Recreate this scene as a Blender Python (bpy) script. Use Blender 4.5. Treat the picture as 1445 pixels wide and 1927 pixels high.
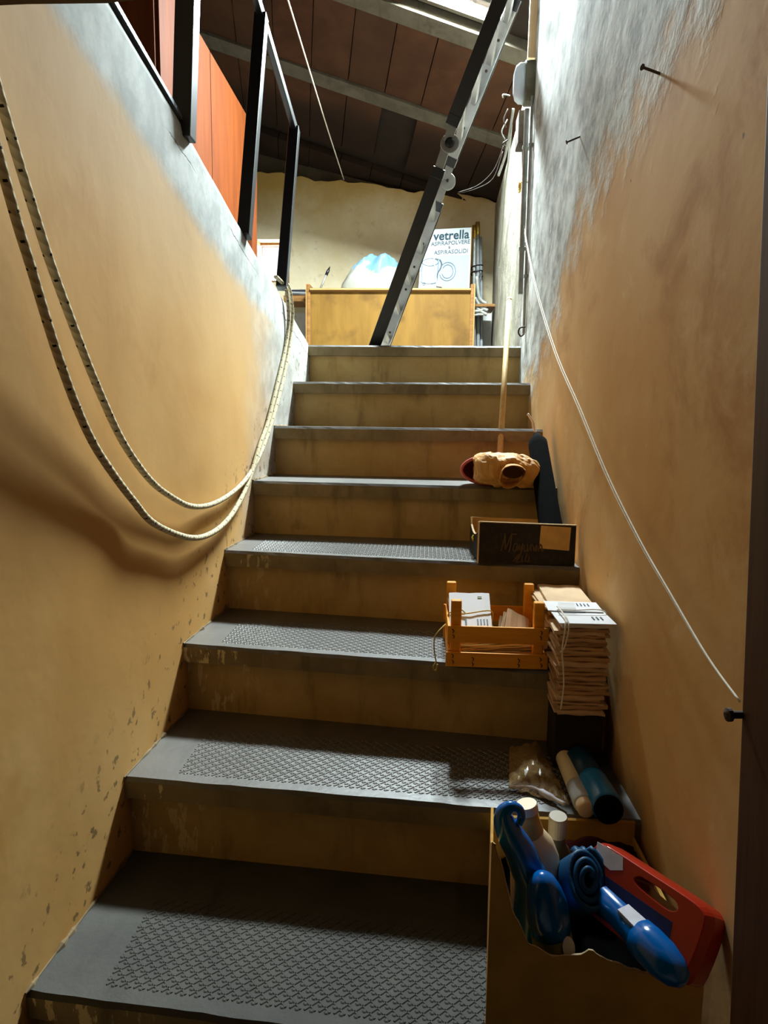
import bpy, bmesh, math, random
from mathutils import Vector, Matrix, noise
random.seed(7)
for o in list(bpy.data.objects): bpy.data.objects.remove(o)
SC = bpy.context.scene
COL = SC.collection
V = Vector

# ------------------------------------------------------------------ camera
# eye at the world origin; X right, Y up the stairs, Z up.  1 unit = 1 m
F = 1280.0
PITCH, YAW, ROLL = -0.12775, 0.05846, 0.012
_cy, _sy = math.cos(YAW), math.sin(YAW)
_fw, _rt, _up = V((-_sy, _cy, 0)), V((_cy, _sy, 0)), V((0, 0, 1))
CW = _fw*math.cos(PITCH) + _up*math.sin(PITCH)
_u2 = -_fw*math.sin(PITCH) + _up*math.cos(PITCH)
CR = _rt*math.cos(ROLL) + _u2*math.sin(ROLL)
CU = -_rt*math.sin(ROLL) + _u2*math.cos(ROLL)
cam = bpy.data.cameras.new('camera'); co = bpy.data.objects.new('camera', cam); COL.objects.link(co)
co.matrix_world = Matrix((( CR.x, CU.x, -CW.x, 0), (CR.y, CU.y, -CW.y, 0), (CR.z, CU.z, -CW.z, 0), (0, 0, 0, 1)))
cam.sensor_fit = 'VERTICAL'; cam.sensor_height = 36.0; cam.sensor_width = 27.0
cam.lens = F/1927*36.0; cam.clip_start = 0.02
SC.camera = co

# ------------------------------------------------------------------ sky, daylight, exposure
w = bpy.data.worlds.new('sky'); SC.world = w; w.use_nodes = True
bg = w.node_tree.nodes['Background']; bg.inputs[0].default_value = (0.80, 0.92, 1.0, 1); bg.inputs[1].default_value = 2.5
SC.view_settings.view_transform = 'Standard'; SC.view_settings.look = 'None'
SC.view_settings.gamma = 1.0; SC.view_settings.use_curve_mapping = False
SC.view_settings.exposure = 0.0
SKY_POWER = 760.0
WIN_POWER = 14.0

# roof plane: z = RA_ - .25 X - RC Y
RA_, RC, JY = 3.31, .29, 4.0
def roof_z(x, y): return RA_ - 0.25*x - RC*y
RU = V((1, .12, -.25 - RC*.12)).normalized()
RN = V((.25, RC, 1)).normalized()
RV = RN.cross(RU).normalized()
RO = V((0, JY, roof_z(0, JY)))
def RP(u, v, n=0): return RO + RU*u + RV*v + RN*n
SKU0, SKU1, SKV0, SKV1 = -.15, .36, -.43, -.116       # skylight opening in roof coordinates

def area_light(name, loc, nrm, xdir, sx, sy, power, col):
    l = bpy.data.lights.new(name, 'AREA'); l.shape = 'RECTANGLE'; l.size = sx; l.size_y = sy
    l.energy = power; l.color = col
    o = bpy.data.objects.new(name, l); COL.objects.link(o)
    z = -nrm.normalized(); x = (xdir - z*xdir.dot(z)).normalized(); y = z.cross(x)
    o.matrix_world = Matrix(((x.x, y.x, z.x, loc.x), (x.y, y.y, z.y, loc.y), (x.z, y.z, z.z, loc.z), (0, 0, 0, 1)))
    return o
area_light('skylight_daylight', RP((SKU0+SKU1)/2, (SKV0+SKV1)/2, .092), -RN, RU, SKU1-SKU0, SKV1-SKV0, SKY_POWER, (.86, .94, 1.0))
area_light('window_daylight', V((-1.19, 5.55, 1.25)), V((0, -1, -.15)), V((1, 0, 0)), .4, .34, WIN_POWER, (.95, .98, 1.0))

# ------------------------------------------------------------------ helpers
def ray(px, py): return CR*((px-722.5)/F) - CU*((py-963.5)/F) + CW
def P(px, py, y): d = ray(px, py); return d*(y/d.y)
def PZ(px, py, z): d = ray(px, py); return d*(z/d.z)
def XL(y): return -.66 + .041*y                        # face of the left wall
def PL(px, py, k=1.0): d = ray(px, py); return d*(-.66/(d.x - .041*d.y))*k
def PX(px, py, x): d = ray(px, py); return d*(x/d.x)

class MB:
    def __init__(s): s.v = []; s.f = []; s.uv = {}
    def add(s, vs, fs):
        b = len(s.v); s.v += [V(x) for x in vs]; s.f += [tuple(b+i for i in f) for f in fs]; return s
    def hexa(s, p):   # 4 bottom (ccw from above) + 4 top
        return s.add(p, [(3,2,1,0),(4,5,6,7),(0,1,5,4),(1,2,6,5),(2,3,7,6),(3,0,4,7)])
    def box(s, x0, x1, y0, y1, z0, z1):
        return s.hexa([(x0,y0,z0),(x1,y0,z0),(x1,y1,z0),(x0,y1,z0),(x0,y0,z1),(x1,y0,z1),(x1,y1,z1),(x0,y1,z1)])
    def obox(s, c, ax, ay, az, sx, sy, sz):
        c = V(c); ax, ay, az = V(ax).normalized()*sx/2, V(ay).normalized()*sy/2, V(az).normalized()*sz/2
        return s.hexa([c-ax-ay-az, c+ax-ay-az, c+ax+ay-az, c-ax+ay-az, c-ax-ay+az, c+ax-ay+az, c+ax+ay+az, c-ax+ay+az])
    def bar(s, a, b, w, h, side=(0,1,0)):     # box from a to b; w across `side`, h across the third axis
        a, b = V(a), V(b); d = (b-a); L = d.length; d.normalize(); sd = V(side); sd = (sd - d*sd.dot(d)).normalized(); t = d.cross(sd)
        return s.obox((a+b)/2, sd, t, d, w, h, L)
    def prism(s, poly, d):
        n = len(poly); d = V(d); p = [V(q) for q in poly]
        return s.add(p + [q+d for q in p], [tuple(range(n-1,-1,-1)), tuple(range(n, 2*n))] + [(i, (i+1) % n, n+(i+1) % n, n+i) for i in range(n)])
    def tube(s, pts, r, n=8, caps=True, uv=False):
        pts = [V(p) for p in pts]; m = len(pts); rr = r if isinstance(r, (list, tuple)) else [r]*m
        t0 = (pts[1]-pts[0]).normalized(); u = t0.orthogonal().normalized(); vs = []; L = 0; Ls = []
        for i in range(m):
            t = (pts[min(i+1, m-1)] - pts[max(i-1, 0)]).normalized()
            u = (u - t*u.dot(t)).normalized(); q = t.cross(u)
            if i: L += (pts[i]-pts[i-1]).length
            Ls.append(L)
            for k in range(n):
                a = 2*math.pi*k/n; vs.append(pts[i] + (u*math.cos(a) + q*math.sin(a))*rr[i])
        fs = []
        for i in range(m-1):
            for k in range(n):
                if uv: s.uv[len(s.f)+len(fs)] = [(k/n, Ls[i]), ((k+1)/n, Ls[i]), ((k+1)/n, Ls[i+1]), (k/n, Ls[i+1])]
                fs.append((i*n+k, i*n+(k+1) % n, (i+1)*n+(k+1) % n, (i+1)*n+k))
        if caps: fs += [tuple(range(n-1,-1,-1)), tuple((m-1)*n+k for k in range(n))]
        return s.add(vs, fs)
    def lathe(s, prof, o, ax=(0,0,1), n=20, sx=1.0, ref=None):
        o = V(o); ax = V(ax).normalized(); u = ax.orthogonal().normalized() if ref is None else (V(ref)-ax*V(ref).dot(ax)).normalized(); q = ax.cross(u)
        vs = []; fs = []; m = len(prof)
        for r, z in prof:
            for k in range(n):
                a = 2*math.pi*k/n; vs.append(o + ax*z + (u*math.cos(a)*sx + q*math.sin(a))*r)
        for i in range(m-1):
            for k in range(n): fs.append((i*n+k, i*n+(k+1) % n, (i+1)*n+(k+1) % n, (i+1)*n+k))
        fs += [tuple(range(n-1,-1,-1)), tuple((m-1)*n+k for k in range(n))]
        return s.add(vs, fs)
    def grid(s, fn, nu, nv, closed=False):
        vs = [fn(i/nu, j/nv) for j in range(nv+1) for i in range(nu+1)]
        fs = [(j*(nu+1)+i, j*(nu+1)+i+1, (j+1)*(nu+1)+i+1, (j+1)*(nu+1)+i) for j in range(nv) for i in range(nu)]
        return s.add(vs, fs)
    def build(s, name, m, parent=None, smooth=False, bevel=0, solid=0, sub=0, kind=None, label=None):
        off = V((0,0,0)); q = parent
        while q is not None: off += q.location; q = q.parent
        me = bpy.data.meshes.new(name)
        loc = V((0,0,0))
        if parent is None:
            n = len(s.v); zs = min(v.z for v in s.v); loc = V((sum(v.x for v in s.v)/n, sum(v.y for v in s.v)/n, zs)); off = loc
        me.from_pydata([tuple(v-off) for v in s.v], [], s.f)
        if s.uv:
            ul = me.uv_layers.new(name='along')
            for p in me.polygons:
                if p.index in s.uv:
                    for li, c in zip(p.loop_indices, s.uv[p.index]): ul.data[li].uv = c
        me.validate(); me.update()
        bm = bmesh.new(); bm.from_mesh(me); bmesh.ops.recalc_face_normals(bm, faces=bm.faces); bm.to_mesh(me); bm.free()
        if m: me.materials.append(m)
        if smooth:
            for p in me.polygons: p.use_smooth = True
        o = bpy.data.objects.new(name, me); COL.objects.link(o); o.location = loc
        if parent is not None: o.parent = parent
        if solid: md = o.modifiers.new('solid', 'SOLIDIFY'); md.thickness = solid; md.offset = 0
        if sub: md = o.modifiers.new('sub', 'SUBSURF'); md.levels = sub; md.render_levels = sub
        if bevel: md = o.modifiers.new('bevel', 'BEVEL'); md.width = bevel; md.segments = 2; md.limit_method = 'ANGLE'; md.angle_limit = .6
        if kind: o['kind'] = kind
        if label: o['label'] = label
        return o
def tag(o, label, cat, group=None, kind=None):
    o['label'] = label; o['category'] = cat
    if group: o['group'] = group
    if kind: o['kind'] = kind
    return o
def thing(name, label, cat, loc, group=None, kind=None):
    o = bpy.data.objects.new(name, None); COL.objects.link(o); o.location = V(loc); o.empty_display_size = .05
    return tag(o, label, cat, group, kind)
def setting(name, loc=(0,0,0)):
    o = bpy.data.objects.new(name, None); COL.objects.link(o); o.location = V(loc); o['kind'] = 'structure'; return o
def spline(pts, n=8):
    pts = [V(p) for p in pts]; out = []
    for i in range(len(pts)-1):
        p0, p1, p2, p3 = pts[max(i-1,0)], pts[i], pts[i+1], pts[min(i+2, len(pts)-1)]
        for k in range(n):
            t = k/n
            out.append(.5*((2*p1) + (p2-p0)*t + (2*p0-5*p1+4*p2-p3)*t*t + (3*p1-p0-3*p2+p3)*t**3))
    out.append(pts[-1]); return out
def nz(p, s, seed=0): return noise.noise(V(p)*s + V((seed*7.3, seed*3.1, seed*1.7)))

# ------------------------------------------------------------------ materials
def srgb(r, g, b):
    f = lambda c: ((c/255+.055)/1.055)**2.4 if c/255 > .04045 else c/255/12.92
    return (f(r), f(g), f(b), 1)
class NT:
    def __init__(s, name):
        s.m = bpy.data.materials.new(name); s.m.use_nodes = True; s.t = s.m.node_tree; s.n = s.t.nodes; s.b = s.n['Principled BSDF']
        s.pos = s.n.new('ShaderNodeNewGeometry').outputs['Position']
    def l(s, a, b): s.t.links.new(a, b)
    def inp(s, sock, v):
        if hasattr(v, 'is_output'): s.l(v, sock)
        else: sock.default_value = v
    def math(s, op, a, b=0.0, c=0.0, clamp=False):
        n = s.n.new('ShaderNodeMath'); n.operation = op; n.use_clamp = clamp
        for i, x in enumerate((a, b, c)): s.inp(n.inputs[i], x)
        return n.outputs[0]
    def xyz(s, v=None):
        n = s.n.new('ShaderNodeSeparateXYZ'); s.l(v or s.pos, n.inputs[0]); return n.outputs
    def comb(s, x, y, z):
        n = s.n.new('ShaderNodeCombineXYZ')
        for i, q in enumerate((x, y, z)): s.inp(n.inputs[i], q)
        return n.outputs[0]
    def noise(s, scale, detail=4, rough=.55, vec=None, dist=0):
        n = s.n.new('ShaderNodeTexNoise'); n.inputs['Scale'].default_value = scale; n.inputs['Detail'].default_value = detail
        n.inputs['Roughness'].default_value = rough; n.inputs['Distortion'].default_value = dist; s.l(vec or s.pos, n.inputs['Vector']); return n.outputs['Fac']
    def ramp(s, fac, a, b, lo=0.0, hi=1.0):     # smooth map of fac from [a,b] to [lo,hi]
        n = s.n.new('ShaderNodeMapRange'); n.interpolation_type = 'SMOOTHSTEP'
        for i, x in enumerate((fac, a, b, lo, hi)): s.inp(n.inputs[i], x)
        return n.outputs[0]
    def mix(s, fac, a, b, mode='MIX'):
        n = s.n.new('ShaderNodeMix'); n.data_type = 'RGBA'; n.blend_type = mode
        s.inp(n.inputs[0], fac); s.inp(n.inputs[6], a); s.inp(n.inputs[7], b); return n.outputs[2]
    def color(s, c): s.inp(s.b.inputs['Base Color'], c); return s
    def rough(s, r, spec=None, metal=0):
        s.inp(s.b.inputs['Roughness'], r); s.b.inputs['Metallic'].default_value = metal
        if spec is not None: s.b.inputs['Specular IOR Level'].default_value = spec
        return s
    def bump(s, h, strength=.3, dist=.004):
        n = s.n.new('ShaderNodeBump'); n.inputs['Strength'].default_value = strength; n.inputs['Distance'].default_value = dist
        s.l(h, n.inputs['Height']); s.l(n.outputs[0], s.b.inputs['Normal']); return s
def simple(name, c, rough=.6, var=.15, scale=20, bump=0, spec=.3, metal=0, dist=.002):
    t = NT(name); f = t.noise(scale)
    dark = tuple(x*(1-var) for x in c[:3]) + (1,); lite = tuple(min(1, x*(1+var)) for x in c[:3]) + (1,)
    t.color(t.mix(t.ramp(f, .3, .7), dark, lite)).rough(rough, spec, metal)
    if bump: t.bump(t.noise(scale*2), bump, dist)
    return t.m

PEACH = srgb(214, 172, 112); GREY = srgb(178, 178, 168)
def m_wall_left():
    t = NT('plaster_left'); x, y, z = t.xyz()
    h = t.math('SUBTRACT', t.math('MULTIPLY_ADD', y, -.238, 1.111), z)          # distance below the coping line
    nb = t.noise(3.0, 5, .6); nf = t.noise(14, 6, .6); nv = t.noise(1.3, 3)
    hn = t.math('MULTIPLY_ADD', nb, -.10, t.math('ADD', h, .05))
    hn = t.math('MULTIPLY_ADD', nf, -.03, hn)
    band = t.ramp(hn, .20, .13)                                                # bare grey cement strip under the coping
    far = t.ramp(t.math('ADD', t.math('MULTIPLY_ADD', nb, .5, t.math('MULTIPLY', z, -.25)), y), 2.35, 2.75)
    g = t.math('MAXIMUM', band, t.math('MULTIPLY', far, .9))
    peach = t.mix(t.ramp(nv, .35, .65), srgb(190, 142, 76), srgb(204, 162, 100))
    peach = t.mix(t.ramp(t.noise(2.1, 4, .6, dist=.6), .55, .75), peach, srgb(180, 128, 58))
    grey = t.mix(t.ramp(t.noise(9, 6, .65), .35, .7), srgb(136, 138, 134), srgb(176, 178, 174))
    peach = t.mix(t.ramp(t.math('MULTIPLY_ADD', nb, .3, h), .75, .25, 0, .55), peach, srgb(168, 146, 116))  # bluish skylight tint put into the colour, greyer towards the coping
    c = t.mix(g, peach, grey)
    # hairline crack that follows the strip, scuffs low down by the treads
    cn = t.math('MULTIPLY_ADD', t.noise(6, 5, .7), .05, t.math('ADD', h, -.095))
    crack = t.math('MULTIPLY', t.ramp(t.math('ABSOLUTE', cn), .0028, .0008), t.ramp(t.noise(2.2, 2), .45, .55))
    vo = t.ramp(t.noise(34, 3, .6), .60, .66)
    low = t.ramp(t.math('SUBTRACT', z, t.math('MULTIPLY_ADD', y, .577, -1.45)), .22, .02)
    chips = t.math('MULTIPLY', t.math('MULTIPLY', vo, low), .75)
    c = t.mix(crack, c, srgb(60, 54, 44)); c = t.mix(chips, c, srgb(92, 76, 48))
    t.color(c).rough(.85, .2)
    hh = t.math('MULTIPLY_ADD', nb, .9, t.math('MULTIPLY_ADD', nf, .10, t.math('MULTIPLY', crack, -.5)))
    t.bump(t.math('MULTIPLY_ADD', band, .12, hh), .30, .010); return t.m
def m_wall_right():
    t = NT('plaster_right'); x, y, z = t.xyz()
    a = t.math('ADD', t.math('MULTIPLY', y, -.90), t.math('MULTIPLY', z, .43)); b = t.math('ADD', t.math('MULTIPLY', y, .43), t.math('MULTIPLY', z, .90))
    sv = t.comb(t.math('MULTIPLY', a, .9), b, 0.0)                              # long trowel strokes
    st = t.noise(9, 6, .62, vec=sv); st2 = t.noise(26, 5, .6, vec=sv); nb = t.noise(2.4, 4, .6)
    lim = t.ramp(y, 1.7, 2.9, .60, .12)
    d = t.math('SUBTRACT', z, lim); d = t.math('MULTIPLY_ADD', t.math('SUBTRACT', st, .5), .55, d); d = t.math('MULTIPLY_ADD', t.math('SUBTRACT', nb, .5), .3, d)
    g = t.ramp(d, -.08, .14)
    grey = t.mix(t.ramp(st, .34, .66), srgb(134, 134, 128), srgb(204, 208, 204)); grey = t.mix(t.ramp(st2, .5, .75), grey, srgb(206, 208, 202))
    peach = t.mix(t.ramp(t.noise(1.5, 4, .6), .35, .65), srgb(204, 158, 94), srgb(216, 178, 122))
    peach = t.mix(t.ramp(t.noise(3.4, 6, .62, dist=.5), .5, .72, 0, .8), peach, srgb(178, 128, 66))
    peach = t.mix(t.ramp(t.noise(5.5, 6, .65, dist=.3), .54, .72, 0, .6), peach, srgb(224, 192, 142))
    c = t.mix(g, peach, grey)
    spots = t.math('MULTIPLY', t.ramp(t.noise(30, 2, .5), .76, .80), .8)
    c = t.mix(spots, c, srgb(110, 92, 62))
    t.color(c).rough(.85, .2)
    t.bump(t.math('MULTIPLY_ADD', st, t.math('MULTIPLY_ADD', g, 1.0, .12), t.math('MULTIPLY_ADD', nb, .5, t.math('MULTIPLY', st2, .15))), .35, .008); return t.m
def m_plaster(name, c1, c2, scale=3, white_below=None, soot=None, bump=.4):
    t = NT(name); x, y, z = t.xyz(); n = t.noise(scale, 5, .6)
    c = t.mix(t.ramp(n, .35, .68), c1, c2)
    if soot is not None: c = t.mix(t.ramp(t.math('MULTIPLY_ADD', t.noise(2.6, 5, .65), .5, z), soot[0], soot[1]), c, soot[2])
    if white_below is not None:
        zz = t.math('MULTIPLY_ADD', t.noise(12, 4), .03, z); c = t.mix(t.ramp(zz, white_below[0]+.02, white_below[0]), c, white_below[1])
    st = t.noise(16, 5, .65); c = t.mix(t.math('MULTIPLY', t.ramp(st, .58, .75), .5), c, tuple(q*.6 for q in c1[:3]) + (1,))
    t.color(c).rough(.9, .15).bump(t.math('MULTIPLY_ADD', st, .4, n), bump, .012); return t.m
def m_concrete(name, base, lite, stain, drip=0.0, rough=.8, spec=.25):
    t = NT(name); x, y, z = t.xyz(); n = t.noise(7, 6, .65); n2 = t.noise(28, 5, .6)
    c = t.mix(t.ramp(n, .3, .7), base, lite)
    sv = t.comb(t.math('MULTIPLY', x, 16), t.math('MULTIPLY', y, 3), t.math('MULTIPLY', z, 3.5)); s1 = t.noise(1.0, 5, .6, vec=sv)
    c = t.mix(t.math('MULTIPLY', t.ramp(s1, .52, .75), .55), c, stain)
    c = t.mix(t.math('MULTIPLY', t.ramp(t.noise(4.2, 4, .6, dist=.4), .56, .7), .5), c, stain)
    if drip:
        dv = t.comb(t.math('MULTIPLY', x, 45), t.math('MULTIPLY', y, 12), t.math('MULTIPLY', z, 14)); dn = t.noise(1.0, 4, .65, vec=dv)
        m = t.math('MULTIPLY', t.ramp(dn, .555, .61), t.math('MULTIPLY', t.ramp(x, -.36, -.50), t.ramp(y, 2.1, 1.8)))
        c = t.mix(t.math('MULTIPLY', m, drip), c, srgb(226, 206, 160))
    t.color(c).rough(rough, spec).bump(t.math('MULTIPLY_ADD', n2, .5, n), .35 if rough > .7 else .18, .006); return t.m
def m_wood(name, c1, c2, axis='x', scale=6, rough=.55, stretch=14, spec=.3, bump=.15, grime=None):
    t = NT(name); x, y, z = t.xyz(); k = {'x': (1, stretch, stretch), 'y': (stretch, 1, stretch), 'z': (stretch, stretch, 1)}[axis]
    v = t.comb(t.math('MULTIPLY', x, k[0]), t.math('MULTIPLY', y, k[1]), t.math('MULTIPLY', z, k[2]))
    n = t.noise(scale, 5, .6, vec=v, dist=.3); c = t.mix(t.ramp(n, .3, .7), c1, c2)
    if grime: c = t.mix(t.math('MULTIPLY', t.ramp(t.noise(5, 4, .6), .5, .72), .7), c, grime)
    t.color(c).rough(rough, spec).bump(n, bump, .002); return t.m
def m_rope():
    t = NT('rope_fibre'); uv = t.n.new('ShaderNodeUVMap'); uv.uv_map = 'along'; u, v, _ = t.xyz(uv.outputs[0])
    tw = t.math('FRACT', t.math('MULTIPLY_ADD', v, 55, t.math('MULTIPLY', u, 2)))
    k = t.math('MULTIPLY', v, 26); near = t.math('LESS_THAN', t.math('FRACT', k), .10); side = t.math('LESS_THAN', t.math('FRACT', t.math('ADD', t.math('MULTIPLY', u, 3.0), t.math('MULTIPLY', v, 13))), .42)
    fl = t.math('MULTIPLY', near, side)
    c = t.mix(t.ramp(tw, .2, .8), srgb(170, 158, 128), srgb(198, 188, 160)); c = t.mix(fl, c, srgb(40, 36, 30))
    t.color(c).rough(.9, .1).bump(t.math('PINGPONG', tw, .5), .5, .002); return t.m
def m_brick():
    t = NT('terracotta'); oi = t.n.new('ShaderNodeObjectInfo').outputs['Random']; n = t.noise(6, 5, .6)
    c = t.mix(t.ramp(n, .3, .7), srgb(66, 42, 29), srgb(82, 54, 37)); c = t.mix(t.math('MULTIPLY', oi, .55), c, srgb(58, 44, 33))
    c = t.mix(t.ramp(t.noise(1.6, 4, .6), .55, .75, 0, .5), c, srgb(48, 38, 30))
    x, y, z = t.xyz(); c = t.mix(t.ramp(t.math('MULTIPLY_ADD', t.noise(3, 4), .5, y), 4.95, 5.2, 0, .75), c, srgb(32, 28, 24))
    t.color(c).rough(.9, .1).bump(t.noise(40, 3), .3, .003); return t.m
def m_glass(name, tint=(1, 1, 1, 1), dim=.62):
    m = bpy.data.materials.new(name); m.use_nodes = True; nt = m.node_tree; n = nt.nodes; n.remove(n['Principled BSDF'])
    tr = n.new('ShaderNodeBsdfTransparent'); gl = n.new('ShaderNodeBsdfGlossy'); gl.inputs['Roughness'].default_value = .05; mx = n.new('ShaderNodeMixShader')
    no = n.new('ShaderNodeTexNoise'); no.inputs['Scale'].default_value = 14; no.inputs['Detail'].default_value = 6; no.inputs['Distortion'].default_value = 1.2
    g = n.new('ShaderNodeNewGeometry'); nt.links.new(g.outputs['Position'], no.inputs['Vector'])
    cr = n.new('ShaderNodeValToRGB'); cr.color_ramp.elements[0].position = .38; cr.color_ramp.elements[0].color = tuple(dim*q for q in tint[:3]) + (1,)
    cr.color_ramp.elements[1].position = .55; cr.color_ramp.elements[1].color = tint
    nt.links.new(no.outputs['Fac'], cr.inputs[0]); nt.links.new(cr.outputs[0], tr.inputs[0])
    mx.inputs[0].default_value = .05; nt.links.new(tr.outputs[0], mx.inputs[1]); nt.links.new(gl.outputs[0], mx.inputs[2])
    nt.links.new(mx.outputs[0], n['Material Output'].inputs['Surface']); return m
def m_clear(name, alpha=.25, c=(.8, .8, .78, 1), rough=.15):
    t = NT(name); t.color(c).rough(rough, .5); t.b.inputs['Alpha'].default_value = alpha; return t.m

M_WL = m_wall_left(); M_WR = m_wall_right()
M_WLAND = m_plaster('plaster_landing', srgb(124, 121, 106), srgb(156, 153, 138), 6, bump=.8)
M_WBACK = m_plaster('plaster_back', srgb(216, 200, 160), srgb(228, 216, 186), 2.4, white_below=(.86, srgb(232, 232, 228)), soot=(1.66, 2.1, srgb(178, 144, 80)))
M_DARKWALL = m_plaster('plaster_attic', srgb(96, 74, 52), srgb(112, 88, 64), 2)
M_JAMB = m_wood('jamb_wood', srgb(70, 42, 16), srgb(86, 54, 22), 'z', 5)
M_TREAD = m_concrete('tread_concrete', srgb(76, 72, 66), srgb(88, 84, 78), srgb(58, 54, 48), rough=.42, spec=.95)
M_TREADLOW = m_concrete('tread_concrete_dim', srgb(60, 58, 54), srgb(72, 70, 64), srgb(46, 43, 38), rough=.74, spec=.35)  # darker, rougher copy: light falloff on the bottom steps put into the colour
M_NOSE = m_concrete('nosing_concrete', srgb(120, 104, 74), srgb(148, 130, 96), srgb(62, 52, 34), drip=.85)
M_RISER = m_concrete('riser_plaster', srgb(178, 146, 90), srgb(196, 166, 112), srgb(112, 86, 46), drip=.6)
M_FLOOR = m_concrete('landing_concrete', srgb(120, 116, 106), srgb(144, 140, 130), srgb(90, 86, 78))
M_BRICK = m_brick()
M_JOIST = m_concrete('joist_concrete', srgb(78, 72, 60), srgb(94, 88, 76), srgb(60, 52, 42))
M_BLACK = simple('black_paint', (.008, .008, .009, 1), .35, .2, 30, spec=.5)
M_ALU = simple('aluminium', (.34, .34, .33, 1), .38, .12, 12, spec=.5, metal=.85)
M_ALU2 = simple('aluminium_plate', (.26, .25, .23, 1), .5, .1, 15, spec=.4, metal=.5)
M_ORANGE = m_wood('orange_veneer', srgb(76, 34, 7), srgb(90, 42, 10), 'z', 3, rough=.7, stretch=10, bump=.05, spec=.08)
M_ORANGE2 = m_wood('orange_board', srgb(90, 42, 18), srgb(106, 54, 26), 'z', 4, rough=.7, spec=.1)
M_ROPE = m_rope()
M_CORD = simple('white_cord', srgb(226, 220, 204), .8, .08, 60)
M_OCHRE = m_wood('ochre_panel', srgb(112, 80, 26), srgb(130, 96, 36), 'z', 2, stretch=5, grime=srgb(88, 60, 18))
M_BROWN = m_wood('brown_edge', srgb(120, 82, 40), srgb(150, 106, 56), 'x', 5)
M_CARD = simple('cardboard', srgb(182, 142, 86), .85, .08, 30, .1)
M_CARDE = simple('cardboard_edge', srgb(214, 190, 150), .85, .05, 40)
M_WHITE = simple('white_print', srgb(184, 192, 198), .5, .02, 10)
M_INK = simple('teal_ink', srgb(26, 56, 70), .6, .05, 10)
M_INK2 = simple('grey_ink', srgb(72, 86, 96), .6, .05, 10)
M_PHOTO = simple('printed_picture', srgb(142, 156, 168), .5, .04, 6)
M_LINE = simple('pale_ink', srgb(88, 108, 124), .6, .05, 10)
M_BAGB = simple('blue_plastic', srgb(108, 150, 186), .35, .06, 12, spec=.5)
M_BAGW = simple('white_plastic', srgb(150, 150, 140), .4, .05, 12, spec=.5)
M_PIPE = simple('grey_pipe', srgb(138, 142, 144), .45, .15, 20)
M_DPIPE = simple('dark_pipe', srgb(58, 62, 68), .45, .2, 20)
M_STEEL = simple('galvanised', srgb(156, 158, 152), .4, .15, 30, metal=.4)
M_RUST = simple('rusty_iron', srgb(66, 54, 44), .7, .3, 60, .2)
M_BRASS = simple('brass', srgb(190, 156, 74), .35, .1, 30, metal=.7)
M_LAMPG = simple('opal_glass', srgb(206, 216, 226), .25, .06, 14, spec=.5)
M_LAMPB = simple('lamp_base', srgb(104, 100, 82), .6, .15, 30)
M_HANDLE = m_wood('broom_wood', srgb(196, 164, 104), srgb(212, 182, 124), 'z', 6)
M_PINK = simple('pink_plastic', srgb(208, 106, 104), .4, .05, 10, spec=.5)
M_UMB = simple('black_cloth', (.004, .004, .0045, 1), 1.0, .3, 40, spec=.05)
M_CRATE = m_wood('crate_wood', srgb(232, 150, 22), srgb(244, 168, 40), 'x', 5, grime=srgb(216, 132, 24))
M_PAPER = simple('white_paper', srgb(222, 222, 226), .7, .03, 20)
M_BUFF = simple('buff_paper', srgb(192, 158, 120), .8, .10, 24)
M_BUFF2 = simple('buff_paper_pale', srgb(206, 176, 140), .8, .08, 24)
M_BUFF3 = simple('buff_paper_dark', srgb(168, 132, 100), .8, .08, 24)
M_TWINE = simple('twine', srgb(190, 164, 92), .9, .1, 60)
M_STRING = simple('white_string', srgb(228, 222, 208), .8, .08, 60)
M_YELLOW = simple('yellow_ochre', srgb(196, 158, 36), .7, .1, 30)
M_BLUE = simple('blue_plastic_gloss', srgb(0, 92, 168), .18, .06, 8, spec=.6)
M_CYAN = simple('blue_cloth', srgb(0, 68, 108), .5, .15, 14, .3, spec=.3)
M_RED = simple('red_plastic', srgb(160, 30, 8), .3, .08, 8, spec=.5)
M_CREAM = simple('cream_plastic', srgb(232, 208, 168), .4, .03, 10, spec=.4)
M_TAN = simple('tan_plastic', srgb(204, 160, 86), .5, .05, 10)
M_LABEL = simple('white_label', srgb(206, 204, 214), .5, .12, 50)
M_NAVY = simple('navy_label', srgb(16, 36, 84), .4, .3, 18)
M_GREENL = simple('green_yellow_label', srgb(110, 112, 30), .5, .35, 30)
M_DKRED = simple('dark_red_cloth', srgb(40, 10, 7), 1.0, .2, 20, spec=.02)
M_SKIRT = simple('strip_brown', srgb(110, 86, 52), .7, .1, 10)
M_SKYGLASS = m_glass('skylight_glass', (.97, 1, .98, 1)); M_WINGLASS = m_glass('window_glass', (1, 1, 1, 1), .9)
M_CLEAR = m_clear('clear_film')

M_FILLET = simple('dirty_mortar', srgb(118, 100, 72), .9, .25, 30, .3)
def printed_black():
    t = NT('black_print'); x, y, z = t.xyz()
    v = t.n.new('ShaderNodeTexVoronoi'); v.inputs['Scale'].default_value = 60; t.l(t.pos, v.inputs['Vector'])
    c = t.mix(t.ramp(v.outputs['Distance'], .25, .6), srgb(40, 32, 22), srgb(28, 22, 16)); t.color(c).rough(.6, .3); return t.m
M_PRINT = printed_black()
M_PRINTL = simple('print_letter', srgb(84, 66, 42), .6, .12, 40)

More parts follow.
